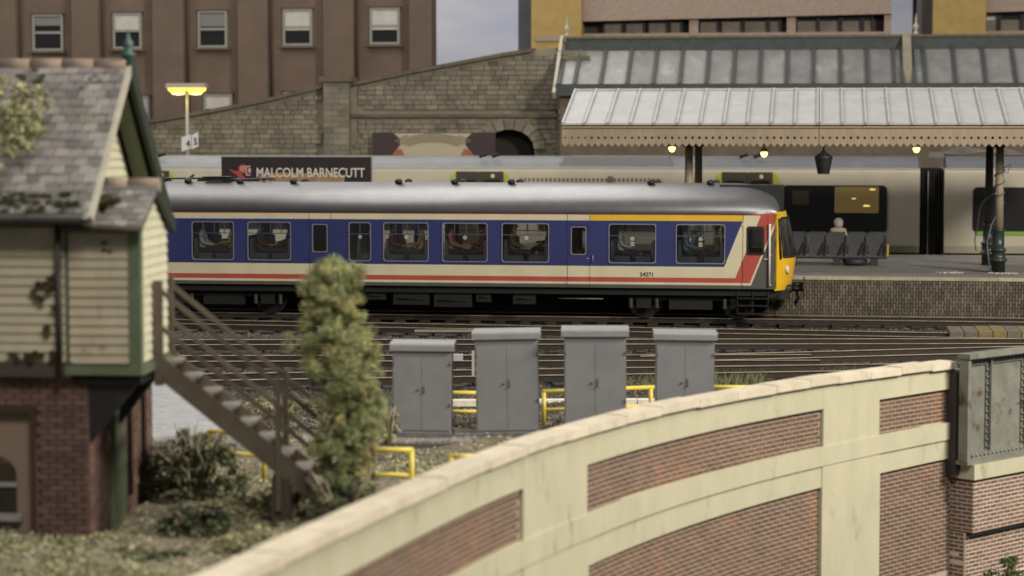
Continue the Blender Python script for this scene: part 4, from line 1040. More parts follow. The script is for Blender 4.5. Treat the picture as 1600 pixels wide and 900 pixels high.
m = MB(); m.box(uE0 + .1, uF1, 2.2, 2.75, ridge1 + .004, ridge1 + .09); m.build('ridge_capping', M('ridge_moss', (.16, .14, .10), .9, (.10, .09, .06), 5), gb)
m = MB(); m.loft([[(u, 2.6, ridge1), (u, 4.8, eave0 + .1), (u, 4.7, eave0), (u, 2.5, ridge1 - .2)] for u in (uE0 + .1, uF1)], smooth=False); m.build('rear_slope', roofgreen, gb)
for u in (uE0 - .04,):
    m = MB(); m.beam((u, -.12, eave0 + .02), (u, 2.42, ridge1 + .02), .12, .3); m.beam((u, 4.9, eave0 + .02), (u, 2.42, ridge1 + .02), .12, .3); m.build('barge_board', lightstone, gb, bevel=.01)
m = MB(); m.prism([(.0, eave0), (4.7, eave0), (2.45, ridge1 - .1)], lambda a, b, d: (d, a, b), uE0 + .02, uE0 + .1); m.build('gable', M('building_gable', (.2, .16, .12), .85), gb)
# stone gutter pier between the two glazed lengths
m = MB(); m.loft([[(uE1 + .03, -.12, eave0 + .1), (uF0 - .03, -.12, eave0 + .1), (uF0 - .03, .1, eave0 - .1), (uE1 + .03, .1, eave0 - .1)], [(uE1 + .03, 2.2, ridge1 + .14), (uF0 - .03, 2.2, ridge1 + .14), (uF0 - .03, 2.5, ridge1 - .1), (uE1 + .03, 2.5, ridge1 - .1)]], smooth=False); m.build('gutter_pier', M('pale_stone_gutter', (.27, .24, .18), .85, (.2, .17, .13), 3), gb)
def glazing(ua, ub, pitch, start):
    us = [ua + .02]; u = start
    while u < ub - .3: us.append(u); u += pitch
    us.append(ub - .02)
    for k, u in enumerate(us):
        m = MB(); m.beam((u, .0, eave1 - .03), (u, 2.3, ridge0 + .05), .13, .13); m.build('glazing_bar', roofgreen, gb)
    for a, b in zip(us, us[1:]):
        m = MB(); m.loft([[(a + .045, .05, eave1 - .05), (b - .045, .05, eave1 - .05), (b - .045, .08, eave1 - .06), (a + .045, .08, eave1 - .06)], [(a + .045, 2.3, ridge0 + .03), (b - .045, 2.3, ridge0 + .03), (b - .045, 2.33, ridge0 + .02), (a + .045, 2.33, ridge0 + .02)]], smooth=False); m.build('pane', glaze_m, gb)
pit = hu(1248) - hu(1206)
glazing(uE0 + .1, uE1, pit, hu(897, 131)); glazing(uF0, uF1, pit * 1.1, hu(1446, 131))
for u in (uE0 + .15, at_v(1431, 50, RV)[0]):
    m = MB(); m.lathe((u, 2.42, ridge1 + .08), [(.09, 0), (.1, .08), (.05, .12), (.06, .2), (.1, .26), (.11, .34), (.05, .42), (.03, .5), (.05, .56), (.02, .72), (.005, .8)], 12); m.build('finial', lightstone, gb)

# ------------------------------------------------------------------ platform canopy (two lengths meeting at a joint)
CV, CRV = 63.5, 66.85
cz0 = at_v(1280, 229.5, CV)[1]; cz1 = at_v(1280, 201, CV)[1]; cz2 = at_v(1280, 194, CV)[1]; crz = at_v(1280, 140, CRV)[1]
def cu(px, py=195): return at_v(px, py, CV)[0]
def pent(wd, ht, th):
    """valance board with a round hole and a pointed foot"""
    o = [(-wd / 2, 0), (0, 0), (wd / 2, 0), (wd / 2, -ht * .45), (wd / 2, -ht * .82), (0, -ht), (-wd / 2, -ht * .82), (-wd / 2, -ht * .45)]
    ang = [135, 90, 45, 0, -45, -90, -135, 180]; c = -ht * .5; r = .042
    i = [(r * math.cos(R(a)), c + r * math.sin(R(a))) for a in ang]; m = MB()
    for y in (0, th):
        for k in range(8):
            j = (k + 1) % 8; m.face([(o[k][0], y, o[k][1]), (o[j][0], y, o[j][1]), (i[j][0], y, i[j][1]), (i[k][0], y, i[k][1])])
    for q in (o, i):
        for k in range(8):
            j = (k + 1) % 8; m.face([(q[k][0], 0, q[k][1]), (q[j][0], 0, q[j][1]), (q[j][0], th, q[j][1]), (q[k][0], th, q[k][1])])
    bmesh.ops.remove_doubles(m.bm, verts=m.bm.verts, dist=.0005)
    return m
VBW = .2005; vb = pent(VBW - .003, cz1 - cz0, .03).mesh('valance_board', valance_m)
def canopy(ua, ub, label, group='platform canopies'):
    t = thing('platform_canopy', label, 'canopy', UV(ua, CV, 0), -ANG); L = ub - ua; D = CRV - CV
    def sl(u, f, dz=0.): return (u, -.10 + (D + .10) * f, cz2 + .02 + (crz - cz2 - .02) * f + dz)
    def sb_(u, f, dz=0.): return (u, 2 * D + .10 - (D + .10) * f, cz2 + .02 + (crz - cz2 - .02) * f + dz)
    n = round(L / (cu(1128) - cu(1092))); p = L / n
    for S in (sl, sb_):
        for k in range(n):
            m = MB(); a, b = k * p + .03, (k + 1) * p - .03
            m.loft([[S(a, 0, 0), S(b, 0, 0), S(b, 0, -.04), S(a, 0, -.04)], [S(a, 1, 0), S(b, 1, 0), S(b, 1, -.04), S(a, 1, -.04)]], smooth=False); m.build('roof_sheet', canopy_m, t)
        for k in range(n + 1):
            m = MB(); u = min(max(k * p, .03), L - .03); a, b = Vector(S(u, -.012, .02)), Vector(S(u, 1, .02)); m.beam(a, b, .055, .09); m.build('batten', canopy_m, t)
    m = MB(); m.box(0, L, D - .09, D + .09, crz - .02, crz + .05); m.build('ridge_cap', canopy_m, t, bevel=.02)
    for y in (0, 2 * D):
        m = MB(); m.box(0, L, y - .03, y + .03, cz1 + .0, cz2); m.build('fascia', valance_m, t)
        m = MB(); m.box(0, L, y - .09, y - .03 if y == 0 else y + .09, cz2 - .005, cz2 + .03); m.box(0, L, y - .05, y - .03, cz1 + .005, cz1 + .03); m.build('gutter_trim', valance_d, t)
        nb = round(L / VBW)
        for k in range(nb): link('valance_board', vb, t, ((k + .5) * L / nb, y - .02, cz1), None, (L / nb / VBW, 1, 1))
    m = MB()
    for f0 in (0, L):
        m.prism([(0, cz1), (2 * D, cz1), (D, crz - .05)], lambda a, b, d: (d, a, b), f0 - (.05 if f0 else 0), f0 + (0 if f0 else .05))
    m.build('gable_boarding', valance_m, t)
    m = MB(); m.box(0.1, L - .1, .1, 2 * D - .1, cz1 - .02, cz1 + .02); m.build('soffit', M('canopy_soffit', (.12, .10, .075), .8) if 'canopy_soffit' not in MATS else MATS['canopy_soffit'], t)
    return t
canopy(cu(878), cu(1279.4), 'left length of white sheeted platform canopy with pointed tan valance, ending above the pale coach')
canopy(cu(1280.4), cu(1760), 'right length of white sheeted platform canopy beyond the vertical joint')
def column(px, v, lab, pybase=None, cream=True):
    u = at_v(px, 330, v)[0]; t = thing('canopy_column', lab, 'column', UV(u, v, PZ), -ANG); h = cz1 - PZ
    m = MB(); m.lathe((0, 0, 0), [(.2, 0), (.2, .32), (.26, .33), (.26, .4), (.21, .42), (.2, .62), (.22, .63), (.24, .7), (.17, .72), (.17, 1.22), (.19, 1.24), (.18, 1.3)], 18); m.build('pedestal', iron_green, t)
    m = MB(); m.lathe((0, 0, 0), [(.135, 1.28), (.115, h - .52)], 16); m.build('shaft', col_cream if cream else M('column_dark', (.06, .055, .045), .6) if 'column_dark' not in MATS and not cream else (col_cream if cream else MATS['column_dark']), t)
    m = MB(); m.lathe((0, 0, 0), [(.13, h - .56), (.2, h - .5), (.2, h - .46), (.13, h - .42), (.115, h), (.14, h + .02)], 16); m.build('capital', black, t)
    for sg in (-1, 1):
        m = MB(); m.beam((0, sg * .1, h - .4), (0, sg * .55, h + .02), .05, .07); m.build('bracket', black, t)
    return t
CF, CR = 65.0, 68.7
column(1561, CF, 'front canopy column with dark green pedestal and coiled wires at the right')
column(1545, CR, 'rear canopy column close behind the wired front column', cream=False)
column(1076, CF, 'front canopy column rising behind the railcar roof', cream=True)
column(1091, CR, 'rear canopy column behind the railcar roof', cream=True)
# loose wires round the right columns
wm = M('grey_blue_wire', (.10, .12, .15), .4)
u0 = at_v(1561, 330, CF)[0]; base = UV(u0, CF, PZ); pts = []
for k in range(46):
    t = k / 45; a = t * 3.2 * 2 * math.pi; pts.append((.15 * math.cos(a), .15 * math.sin(a) - .02, 2.05 + 1.05 * t))
m = MB(); m.tube(pts, .016, 6)
m.tube([Vector((lambda q: (q[0] - u0, v_ - CF, q[1] - PZ))(at_v(a_, b_, v_))) for a_, b_, v_ in ((1556, 338, 64.8), (1549, 352, 64.7), (1542, 378, 64.6), (1544, 400, 64.5), (1547, 424, 64.45))], .018, 6)
m.tube([Vector((lambda q: (q[0] - u0, v_ - CF, q[1] - PZ))(at_v(a_, b_, v_))) for a_, b_, v_ in ((1556, 302, 64.8), (1546, 307, 65.5), (1536, 315, 67), (1530, 330, 69), (1528, 350, 71), (1523, 375, 73), (1525, 392, 73.4))], .02, 6)
m.tube([(.1, -.1, 3.1), (.3, -.15, 3.2), (.22, -.1, 2.95), (.12, -.1, 3.0)], .016, 6)
tag(m.build('loose_wire', wm, loc=base, rot=(0, 0, -ANG)), 'thin grey wires coiled round the right front column and trailing to the platform', 'wire')
# lamps under the canopy
for px, py, lab in ((1050, 231, 'small glowing yellow lamp under the canopy above the railcar, nearest the left end'), (1194, 239, 'glowing yellow lamp under the canopy near the middle, hanging lowest'), (1432, 232, 'glowing yellow lamp under the right canopy length, between lantern and right columns')):
    u, z = at_v(px, py, CV + .5); t = thing('canopy_lamp', lab, 'lamp', UV(u, CV + .5, z), -ANG, 'yellow canopy lamps')
    m = MB(); m.lathe((0, 0, 0), [(.01, -.13), (.07, -.1), (.105, -.02), (.09, .03)], 12); m.build('bulb', lamp_w, t)
    m = MB(); m.lathe((0, 0, 0), [(.1, .03), (.13, .035), (.09, .12), (.03, .16), (.02, cz1 - z)], 12); m.build('cap', valance_m, t)
u, z = at_v(1287, 240, CV + .3)
t = thing('lantern', 'black unlit lantern hanging from the canopy joint above the bench', 'lantern', UV(u, CV + .3, z), -ANG)
za_ = at_v(1287, 272, CV + .3)[1] - z
m = MB(); m.lathe((0, 0, 0), [(.17, za_), (.175, za_ + .03), (.26, -.14), (.27, -.1), (.2, -.04), (.08, .04), (.05, .1)], 8); m.build('housing', black, t)
m = MB(); m.tube([(0, 0, .08), (0, 0, cz1 - z)], .025, 8); m.build('stem', black, t)

# ------------------------------------------------------------------ bench and waiting person
bv = uv_z(1300, 415, PZ)[1]; bu0, bu1 = at_v(1231, 400, bv)[0], at_v(1386, 400, bv)[0]; BW = bu1 - bu0
bn = thing('platform_bench', 'dark grey platform bench of five joined seats with a yellow end panel, seen from behind', 'bench', UV(bu0, bv, PZ), -ANG)
bz1 = at_v(1300, 362, bv)[1] - PZ; bzs = at_v(1300, 398, bv)[1] - PZ
bm1 = M('bench_grey', (.065, .067, .07), .6, (.05, .05, .052), 4); bm2 = M('bench_dark', (.025, .025, .027), .6)
for k in range(5):
    a, b = BW * k / 5 + .03, BW * (k + 1) / 5 - .03
    m = MB(); m.loft([[(a, .02, bzs - .02), (b, .02, bzs - .02), (b, .08, bzs), (a, .08, bzs)], [(a + .02, -.05, bz1), (b - .04, -.05, bz1), (b - .04, .0, bz1), (a + .02, .0, bz1)]], smooth=False); m.build('backrest', bm1, bn, bevel=.012)
    m = MB(); m.box(a, b, .0, .5, bzs - .08, bzs + .0); m.build('seat', bm1, bn, bevel=.015)
    m = MB(); m.beam((b - .0, -.09, bzs + .02), (b - .0, -.07, bz1 - .1), .05, .05); m.beam((b - .03, -.11, bz1 - .3), (b - .2, -.06, bzs + .03), .05, .07); m.box(b - .03, b + .03, -.02, .45, bzs + .2, bzs + .25); m.build('armrest', bm2, bn)
m = MB(); m.box(-.03, BW, .05, .35, bzs - .13, bzs - .075); m.build('beam', bm2, bn)
for f in (.05, .5, .87):
    m = MB(); m.box(BW * f - .12, BW * f + .12, .06, .34, .0, bzs - .13); m.build('leg', bm2, bn, bevel=.02)
m = MB(); m.box(0, BW * .9, .12, .22, .05, .09); m.build('foot_rail', bm2, bn)
m = MB(); m.prism([(-.04, bzs - .02), (.42, bzs + .0), (.42, bzs + .28), (-.06, bzs + .34)], lambda a, b, d: (d, a, b), BW + .0, BW + .045); m.build('end_panel', M('bench_yellow', (.55, .36, .05), .5), bn)
m = MB(); m.lathe((BW * .68, .3, 0), [(.36, .02), (.40, .1), (.36, .2), (.2, .26)], 14); tag(m.build('bag', bm2, loc=UV(bu0, bv, PZ), rot=(0, 0, -ANG)), 'dark rounded bag lying under the platform bench', 'bag')
pu = at_v(1310, 370, bv + .3)[0]; ptop = at_v(1310, 341, bv + .28)[1]
person('person in a pale coat and white hood sitting on the platform bench, back turned', UV(pu, bv + .26, ptop - .955), R(90) - ANG, M('coat_beige', (.42, .36, .29), .8), coats['white'], 0, True)

# ------------------------------------------------------------------ billboard with lettering
LV = pback - 6.0
def lu(px, py): return at_v(px, py, LV)
bo = thing('billboard', 'black billboard with white lettering and a red bird emblem standing behind the railcar', 'sign', UV(lu(346, 260)[0], LV), -ANG)
lw = lu(580, 260)[0] - lu(346, 260)[0]; lz1 = at_v(460, 245.5, LV)[1]; lz0 = lz1 - 1.5
m = MB(); m.box(0, lw, 0, .07, lz0, lz1); m.build('board', M('billboard_black', (.028, .022, .022), .45), bo)
m = MB(); m.box(-.02, lw + .02, -.012, .08, lz1, lz1 + .03); m.box(lw, lw + .025, -.012, .08, lz0, lz1); m.build('frame', grey_met, bo)
for x in (.3, lw - .3):
    m = MB(); m.box(x - .06, x + .06, .07, .16, PZ, lz1 - .1); m.build('leg', dark, bo)
tzb = at_v(480, 276.5, LV)[1]
cap = at_v(480, 262.5, LV)[1] - tzb
x0 = lu(400, 270)[0] - lu(346, 270)[0]; x1 = lu(570, 270)[0] - lu(346, 270)[0]
tm = text_mesh('lettering', 'MALCOLM BARNECUTT', cap / .69, M('billboard_white_print', (.60, .56, .52), .5), bo, (x0, -.010, tzb), (R(90), 0, 0), .003, .005)
wdt = max(v.co.x for v in tm.data.vertices); tm.scale = ((x1 - x0) / wdt, 1, 1)
redp, pinkp = M('billboard_red_print', (.38, .06, .05), .5), M('billboard_pink_print', (.52, .33, .30), .5)
ex = lu(358, 268)[0] - lu(346, 268)[0]; ew = lu(392, 268)[0] - lu(358, 268)[0]; ez = at_v(375, 268, LV)[1]
def flat(pts, mt, nm, dy):
    m = MB(); m.prism([(ex + a * ew, ez + b * ew) for a, b in pts], lambda a, b, d: (a, d, b), -dy, 0); m.build(nm, mt, bo)
flat([(0, .12), (.22, .04), (.45, .02), (.62, -.16), (.70, -.42), (.60, -.34), (.42, -.26), (.3, -.12), (.12, -.02)], redp, 'bird_print', .006)
flat([(.45, .0), (.42, .2), (.55, .3), (.72, .33), (.78, .1), (.72, -.05), (.58, -.1)], redp, 'bird_wing_print', .009)
for k in range(3): flat([(.5 + k * .08, .02 - k * .02), (.54 + k * .08, .02 - k * .02), (.56 + k * .08, .26), (.52 + k * .08, .25)], pinkp, 'feather_print', .012)
flat([(.76, .26), (.98, .26), (.98, .2), (.82, .2), (.82, -.12), (.98, -.12), (.98, -.18), (.76, -.18)], pinkp, 'letter_print', .010); flat([(.88, .16), (1.0, .16), (1.0, -.06), (.88, -.06)], pinkp, 'letter_print', .012)
flat([(.64, -.2), (.7, -.22), (.76, -.5), (.73, -.52)], redp, 'stalk_print', .008)
m = MB(); n = 18; bx0, bx1 = lu(405, 280)[0] - lu(346, 280)[0], lu(538, 280)[0] - lu(346, 280)[0]
zb_ = at_v(470, 287, LV)[1]
def bread(f): return .25 + .11 * math.sin(f * math.pi) ** .5 * (1 + .25 * math.sin(f * 9))
m.prism([(bx0 + (bx1 - bx0) * k / n, zb_ + bread(k / n)) for k in range(n + 1)] + [(bx1, zb_ - .5), (bx0, zb_ - .5)], lambda a, b, d: (a, d, b), -.005, 0); m.build('loaf_print', M('billboard_brown_print', (.26, .15, .08), .5, (.36, .23, .13), 3), bo)

# ------------------------------------------------------------------ twin lamp post with number plates
KV = BV + 4.6
def ku(px, py): return at_v(px, py, KV)
ub_, zl_ = ku(292, 138)
t = thing('lamp_post', 'slim platform lamp post with a glowing twin lamp head and two white number plates', 'lamp post', UV(ub_, KV, 0), -ANG)
m = MB(); m.tube([(0, 0, -.3), (0, 0, zl_)], [.085, .06], 10); m.build('pole', grey_met, t)
hw = (ku(323, 138)[0] - ku(261, 138)[0]) / 2
m = MB(); m.loft([[(x * hw, -.26, zl_ + .02), (x * hw, .26, zl_ + .02), (x * hw * .97, .2, zl_ + .19), (x * hw * .97, -.2, zl_ + .19)] for x in (-1, -.4, .4, 1)], smooth=False); m.build('lamp_hood', M('lamp_hood_grey', (.26, .24, .22), .5), t, bevel=.03)
for sg in (-1, 1):
    m = MB(); m.loft([[(sg * hw * .48 + hw * .5 * c * math.cos(a), .23 * c * math.sin(a), zl_ + .02 - d) for a in [2 * math.pi * k / 16 for k in range(16)]] for c, d in ((1, 0), (.95, .1), (.6, .19), (.1, .21))]); lo = m.build('lamp_glass', lamp_y, t)
    m = MB(); m.lathe((sg * hw * .44, 0, zl_ - .2), [(.26, .03), (.2, -.03), (.01, -.05)], 14); m.build('bulb', lamp_w, lo)
pl_l = bpy.data.lights.new('lamp_glow', 'POINT'); pl_l.energy = 10; pl_l.color = (1, .75, .25); pl_l.shadow_soft_size = .3
lo = bpy.data.objects.new('lamp_glow', pl_l); COL.objects.link(lo); lo.parent = t; lo.location = (0, -.1, zl_ - .45)
zs_, zt_ = ku(292, 236)[1], ku(292, 212)[1]
for a, b, dz, txt in ((285, 299.5, 0, '4'), (301, 311, .08, '5')):
    xa = ku(a, 222)[0] - ub_; xb = ku(b, 222)[0] - ub_
    m = MB(); m.prism([(xa, zs_ + dz - .02), (xb, zs_ + dz + .1), (xb, zt_ + dz + .06), (xa, zt_ + dz - .06)], lambda p, q, d: (p, d, q), -.12, -.09); so = m.build('number_plate', sign_w, t)
    text_mesh('platform_number', txt, .36, sign_blk, so, ((xa + xb) / 2 + (.08 if txt == '4' else .02), -.124, zs_ + dz + .16), (R(90), 0, 0), .002, .01, 'CENTER', .8)
# small clutter on the roof of the far coach by the columns
u, z = at_v(1530, 243, BV + 1.2)
m = MB()
for k in range(4): m.tube([(-1.6 + k * .1, 0, .05 * k), (-.6, .1, .35 - .08 * k), (.9, .2, .12 + .06 * k), (1.6, .2, .1)], .04, 6)
m.box(-1.7, -1.2, -.2, .4, 0, .2)
tag(m.build('pantograph', M('pantograph_metal', (.14, .13, .12), .45), loc=UV(u, BV + 1.2, bz(246)), rot=(0, 0, -ANG)), 'dark folded pantograph arms on the roof of the second pale coach', 'pantograph')
# ------------------------------------------------------------------ signal box
BA = R(4); BY = 28.0
bx_ = at_y(108, 450, BY).x
def yz(py, y): return at_y(800, py, y).z
sbx = thing('signal_box', 'old cream weatherboarded signal box on a brick base with mossy slate roof and green trim', 'signal box', (bx_, BY, 0), -BA)
weather = M('cream_weatherboard', (.47, .41, .30), .7, (.38, .33, .23), 2.2, c3=(.20, .14, .09), ns3=1.7, lo3=.62, hi3=.72, rand=.06, bump=.15, stretch=(1, 1, .7))
weather_lit = M('lit_pale_weatherboard', (.52, .50, .37), .7, (.45, .43, .31), 3, rand=.05)  # same boards on the right-facing walls, side light put into the paler colour
green_p = M('sage_green_paint', (.125, .15, .09), .6, (.095, .12, .07), 4); dkgreen = M('dark_green_paint', (.02, .03, .02), .5)
slate = M('roof_slate', (.225, .215, .20), .7, (.17, .15, .15), 4, rand=.42, bump=.15, c3=(.15, .155, .09), ns3=1.6, lo3=.58, hi3=.72)
ridge_m = M('clay_ridge_tile', (.27, .20, .155), .8, (.21, .16, .12), 4, rand=.06)
sbbrick = M('signal_box_brick', (.14, .083, .067), .85, (.11, .069, .058), 2, rand=.25, c3=(.165, .088, .058), ns3=1.2); sbmort = M('signal_box_mortar', (.22, .16, .12), .9)
zf_ = yz(577, BY); ze = yz(338, BY - .2); zr = at_y(190, 103, BY + 1.8).z; GD = 3.7
XL = -5.2; HB = .125
# walls: core boxes with boards proud of them
m = MB(); m.box(XL, -.02, .02, GD, zf_ + .05, ze); m.prism([(0.02, ze), (GD, ze), (GD / 2, zr - .12)], lambda a, b, d: (d, a, b), XL, -.02); m.build('timber_frame', green_p, sbx)
def boards(n, z0, fn, mat, nm='weatherboard'):
    for k in range(n):
        z = z0 + k * HB; m = MB(); m.prism([(0, 0), (-.035, .0), (-.012, HB), (0, HB)], lambda a, b, d: fn(a, z + b, d), 0, 1); m.build(nm, mat, sbx)
n_ = int((ze - zf_ - .2) / HB)
boards(n_, zf_ + .1, lambda a, z, d: (XL + (-.06 - XL) * d, .02 + a, z), weather)
def gable_span(z): # y limits of the gable at height z
    if z <= ze: return 0.05, GD
    f = (z - ze) / (zr - .12 - ze); return GD / 2 * f, GD - GD / 2 * f
k = 0
for k in range(int((zr - zf_) / HB) - 2):
    z = zf_ + .1 + k * HB; a, b = gable_span(z + HB)
    if b - a < .15: break
    m = MB(); m.prism([(0, 0), (.035, 0), (.012, HB), (0, HB)], lambda p, q, d: (-.02 + p, a + (b - a) * d, z + q), 0, 1); m.build('weatherboard', weather_lit, sbx)
m = MB(); m.box(XL, .03, -.04, .02, zf_ - .1, zf_ + .1); m.build('fascia', M('fascia_dark', (.06, .05, .035), .8), sbx)
m = MB(); m.tube([(-.12, -.08, zf_ - .1), (-.12, -.08, ze - .05)], .045, 10); m.build('downpipe', dark, sbx)
m = MB(); m.tube([(XL - .3, -.33, ze - .02), (.30, -.33, ze - .02)], .075, 10); m.build('gutter', black, sbx)
# slate roof of the main box
OV = .36; ev = Vector((0, -.32, ze - .02)); rd = Vector((0, GD / 2, zr)); sl = rd - ev; SL = sl.length; sd = sl / SL; nrm = Vector((0, -sd.z, sd.y))
m = MB(); th = .06
for s_, e_ in ((ev, rd), (Vector((0, GD + .32, ze - .02)), rd)):
    m.loft([[(XL - .3, *(s_ + Vector((0, 0, -.08))).yz), (OV, *(s_ + Vector((0, 0, -.08))).yz), (OV, *s_.yz), (XL - .3, *s_.yz)], [(XL - .3, *(e_ + Vector((0, 0, -.08))).yz), (OV, *(e_ + Vector((0, 0, -.08))).yz), (OV, *e_.yz), (XL - .3, *e_.yz)]], smooth=False)
m.build('roof_deck', M('roof_deck_timber', (.07, .06, .05), .9), sbx)
def slates(x0, x1, e, r, nrm, exp=.165, wd=.19, nm='slate', seed=3, lim=300):
    g = random.Random(seed); L = (r - e).length; d = (r - e) / L; rows = int(L / exp); items = []
    tilt = math.atan2(d.z, d.y); me = unit_box(nm, slate)
    for j in range(rows + 1):
        x = x1 - (wd / 2 if j % 2 else 0); first = True
        c = e + d * (j * exp + .08) + nrm * (.028)
        if j % 2: items.append((x1 - wd / 4, c, wd / 2))
        while x - wd > x0:
            items.append((x - wd / 2, c, wd)); x -= wd
    items.sort(key=lambda q: -q[0])
    for i, (x, c, w_) in enumerate(items[:lim]):
        o = link(nm, me, sbx, (x, c.y + g.uniform(-.004, .004), c.z + g.uniform(-.006, .006)), (tilt - .055 + g.uniform(-.015, .015), g.uniform(-.02, .02), g.uniform(-.02, .02)), (w_ - .014, exp * 1.7, .036))
    if len(items) > lim:
        m = MB()
        for x, c, w_ in items[lim:]:
            m.box(-.5, .5, -.5, .5, -.5, .5, 0, Matrix.LocRotScale(Vector((x, c.y, c.z)), Euler((tilt - .055, 0, 0)), Vector((w_ - .014, exp * 1.7, .036))))
        stuff(m.build(nm + 's', slate, sbx))
slates(XL - .3, OV, ev, rd, nrm, lim=255)
xx = OV - .02
while xx > XL:
    m = MB(); m.tube([(xx, GD / 2, zr + .0), (xx - .43, GD / 2, zr + .0)], .105, 12); m.build('ridge_tile', ridge_m, sbx); xx -= .45
# barge boards and finial on the right gable
for s_, mt in ((Vector((0, -.33, ze - .04)), lightstone), (Vector((0, GD + .36, ze - .12)), dkgreen)):
    m = MB(); a = Vector((OV + .02, s_.y, s_.z)); b = Vector((OV + .02, GD / 2, zr - .02)); m.beam(a, b, .06, .24 if mt is dkgreen else .10); m.build('barge_board', mt, sbx)
m = MB(); a = Vector((OV - .20, GD + .2, ze - .1)); b = Vector((OV - .2, GD / 2 + .1, zr - .2)); m.beam(a, b, .22, .10); m.build('soffit_board', green_p, sbx)
m = MB(); m.lathe((OV, GD / 2, zr - .1), [(.06, 0), (.07, .22), (.10, .24), (.10, .28), (.05, .30), (.07, .36), (.075, .42), (.03, .48), (.02, .54), (.005, .6)], 10); m.build('finial', M('verdigris_green', (.045, .10, .075), .5), sbx)
# porch at the head of the stairs
PX0 = -.04; PX1 = at_y(216, 450, BY).x - bx_ + .02; PD = 1.62
pe = yz(352, BY - .1); pr = yz(291, BY + .9)
m = MB(); m.box(.0, PX1 - .02, .02, PD - .02, zf_, pe + .02); m.prism([(.02, pe), (PD - .02, pe), (PD / 2, pr - .06)], lambda a, b, d: (d, a, b), .0, PX1 - .03); m.build('porch_frame', green_p, sbx)
boards(int((pe - zf_ - .08) / HB), zf_ + .08, lambda a, z, d: (.0 + (PX1 - .1) * d, .02 + a, z), weather)
k = 0
for k in range(40):
    z = zf_ + .08 + k * HB; f = max(0, (z + HB - pe) / (pr - pe)); a, b = .1 + (PD / 2 - .1) * f, PD - .02 - (PD / 2 - .02) * f
    if b - a < .12 or z > pr: break
    m = MB(); m.prism([(0, 0), (.035, 0), (.012, HB), (0, HB)], lambda p, q, d: (PX1 - .02 + p, a + (b - a) * d, z + q), 0, 1); m.build('weatherboard', weather_lit, sbx)
m = MB(); m.box(PX1 - .13, PX1 + .03, -.03, .12, zf_ - .02, pe); m.build('corner_post', green_p, sbx, bevel=.01)
m = MB(); m.box(-.06, PX1 + .04, -.05, .03, zf_ - .07, zf_ + .05); m.box(PX1 - .02, PX1 + .05, .03, PD, zf_ - .07, zf_ + .05); m.build('fascia', green_p, sbx)
pev, prd = Vector((0, -.16, pe - .02)), Vector((0, PD / 2, pr)); psd = (prd - pev).normalized()
m = MB()
for s_ in (pev, Vector((0, PD + .10, pe - .02))):
    m.loft([[(-.02, s_.y, s_.z - .07), (PX1 + .08, s_.y, s_.z - .07), (PX1 + .08, s_.y, s_.z), (-.02, s_.y, s_.z)], [(-.02, prd.y, prd.z - .07), (PX1 + .08, prd.y, prd.z - .07), (PX1 + .08, prd.y, prd.z), (-.02, prd.y, prd.z)]], smooth=False)
m.build('porch_roof_deck', MATS['roof_deck_timber'], sbx)
slates(.0, PX1 + .09, pev, prd, Vector((0, -psd.z, psd.y)), lim=60, seed=9)
xx = PX1 + .10
while xx > OV + .02:
    m = MB(); m.tube([(xx, PD / 2, pr + .02), (xx - .4, PD / 2, pr + .02)], .095, 12); m.build('ridge_tile', ridge_m, sbx); xx -= .42
for y0 in (PD + .12,):
    m = MB(); m.beam((PX1 + .07, y0, pe - .1), (PX1 + .07, PD / 2, pr - .03), .05, .2); m.build('barge_board', dkgreen, sbx)
m = MB(); m.tube([(.1, -.2, pe - .03), (PX1 + .07, -.2, pe - .03)], .05, 8); m.build('gutter', MATS['fascia_dark'], sbx)
# brick base with panels and an arched window
gx = at_y(136, 720, BY).x - bx_; zb = -.45; zbt = zf_ - .12
m = MB(); m.box(XL, gx - .02, .14, GD - .1, zb, zbt); m.build('base_core', sbmort, sbx)
it = []
def sb_brick(fx, x0, x1, z0, z1, skip=None):
    z = z1; r = 0
    while z - .066 > z0:
        sx = x0 - (.1125 if r % 2 else 0)
        while sx < x1:
            a, b = max(sx, x0), min(sx + .215, x1); sx += .225
            if b - a > .05 and not (skip and skip((a + b) / 2, z)): it.append(fx((a + b) / 2, z - .033, b - a))
        z -= .0757; r += 1
wxL = at_y(22, 760, BY).x - bx_; pnx = at_y(48, 760, BY).x - bx_; pnz = yz(645, BY)
def skp(x, z): return x < pnx and z < pnz
sb_brick(lambda c, z, l: (Vector((c, .12, z)), 0, (l - .008, .05, .066)), pnx - 2.6, gx, zb, zbt, skp)
sb_brick(lambda c, z, l: (Vector((gx - .01, c, z)), R(90), (l - .008, .05, .066)), .12, GD - .1, zb, zbt)
m_px = []
sb_brick(lambda c, z, l: (Vector((c, .135 + .06, z)), 0, (l - .008, .02, .066)), pnx - 2.2, pnx, zb, pnz, lambda x, z: (x < wxL and abs(z - yz(762, BY)) < .42))
it.sort(key=lambda q: 0 if -2.4 < q[0].x and q[0].y < 3.4 else 1)
m = MB(); m.box(pnx - 2.2, pnx, .2, .22, zb, pnz); m.build('panel_back', sbmort, sbx)
pieces('brick', sbx, sbbrick, it)
m = MB(); m.box(pnx - 2.3, pnx + .06, .02, .1, pnz, pnz + .07); m.box(pnx, pnx + .06, .02, .1, zb, pnz - .004); m.build('panel_moulding', M('dark_brick_moulding', (.05, .026, .02), .8), sbx)
wz0, wz1 = yz(806, BY), yz(715, BY); wc = wxL - .34
pts = [(wc - .32, wz0), (wc + .32, wz0)] + [(wc + .32 * math.cos(R(a)), wz1 - .26 + .26 * math.sin(R(a))) for a in range(0, 181, 20)]
m = MB(); m.prism(pts, lambda a, b, d: (a, d, b), .14, .19); wo = m.build('window', darkglass, sbx)
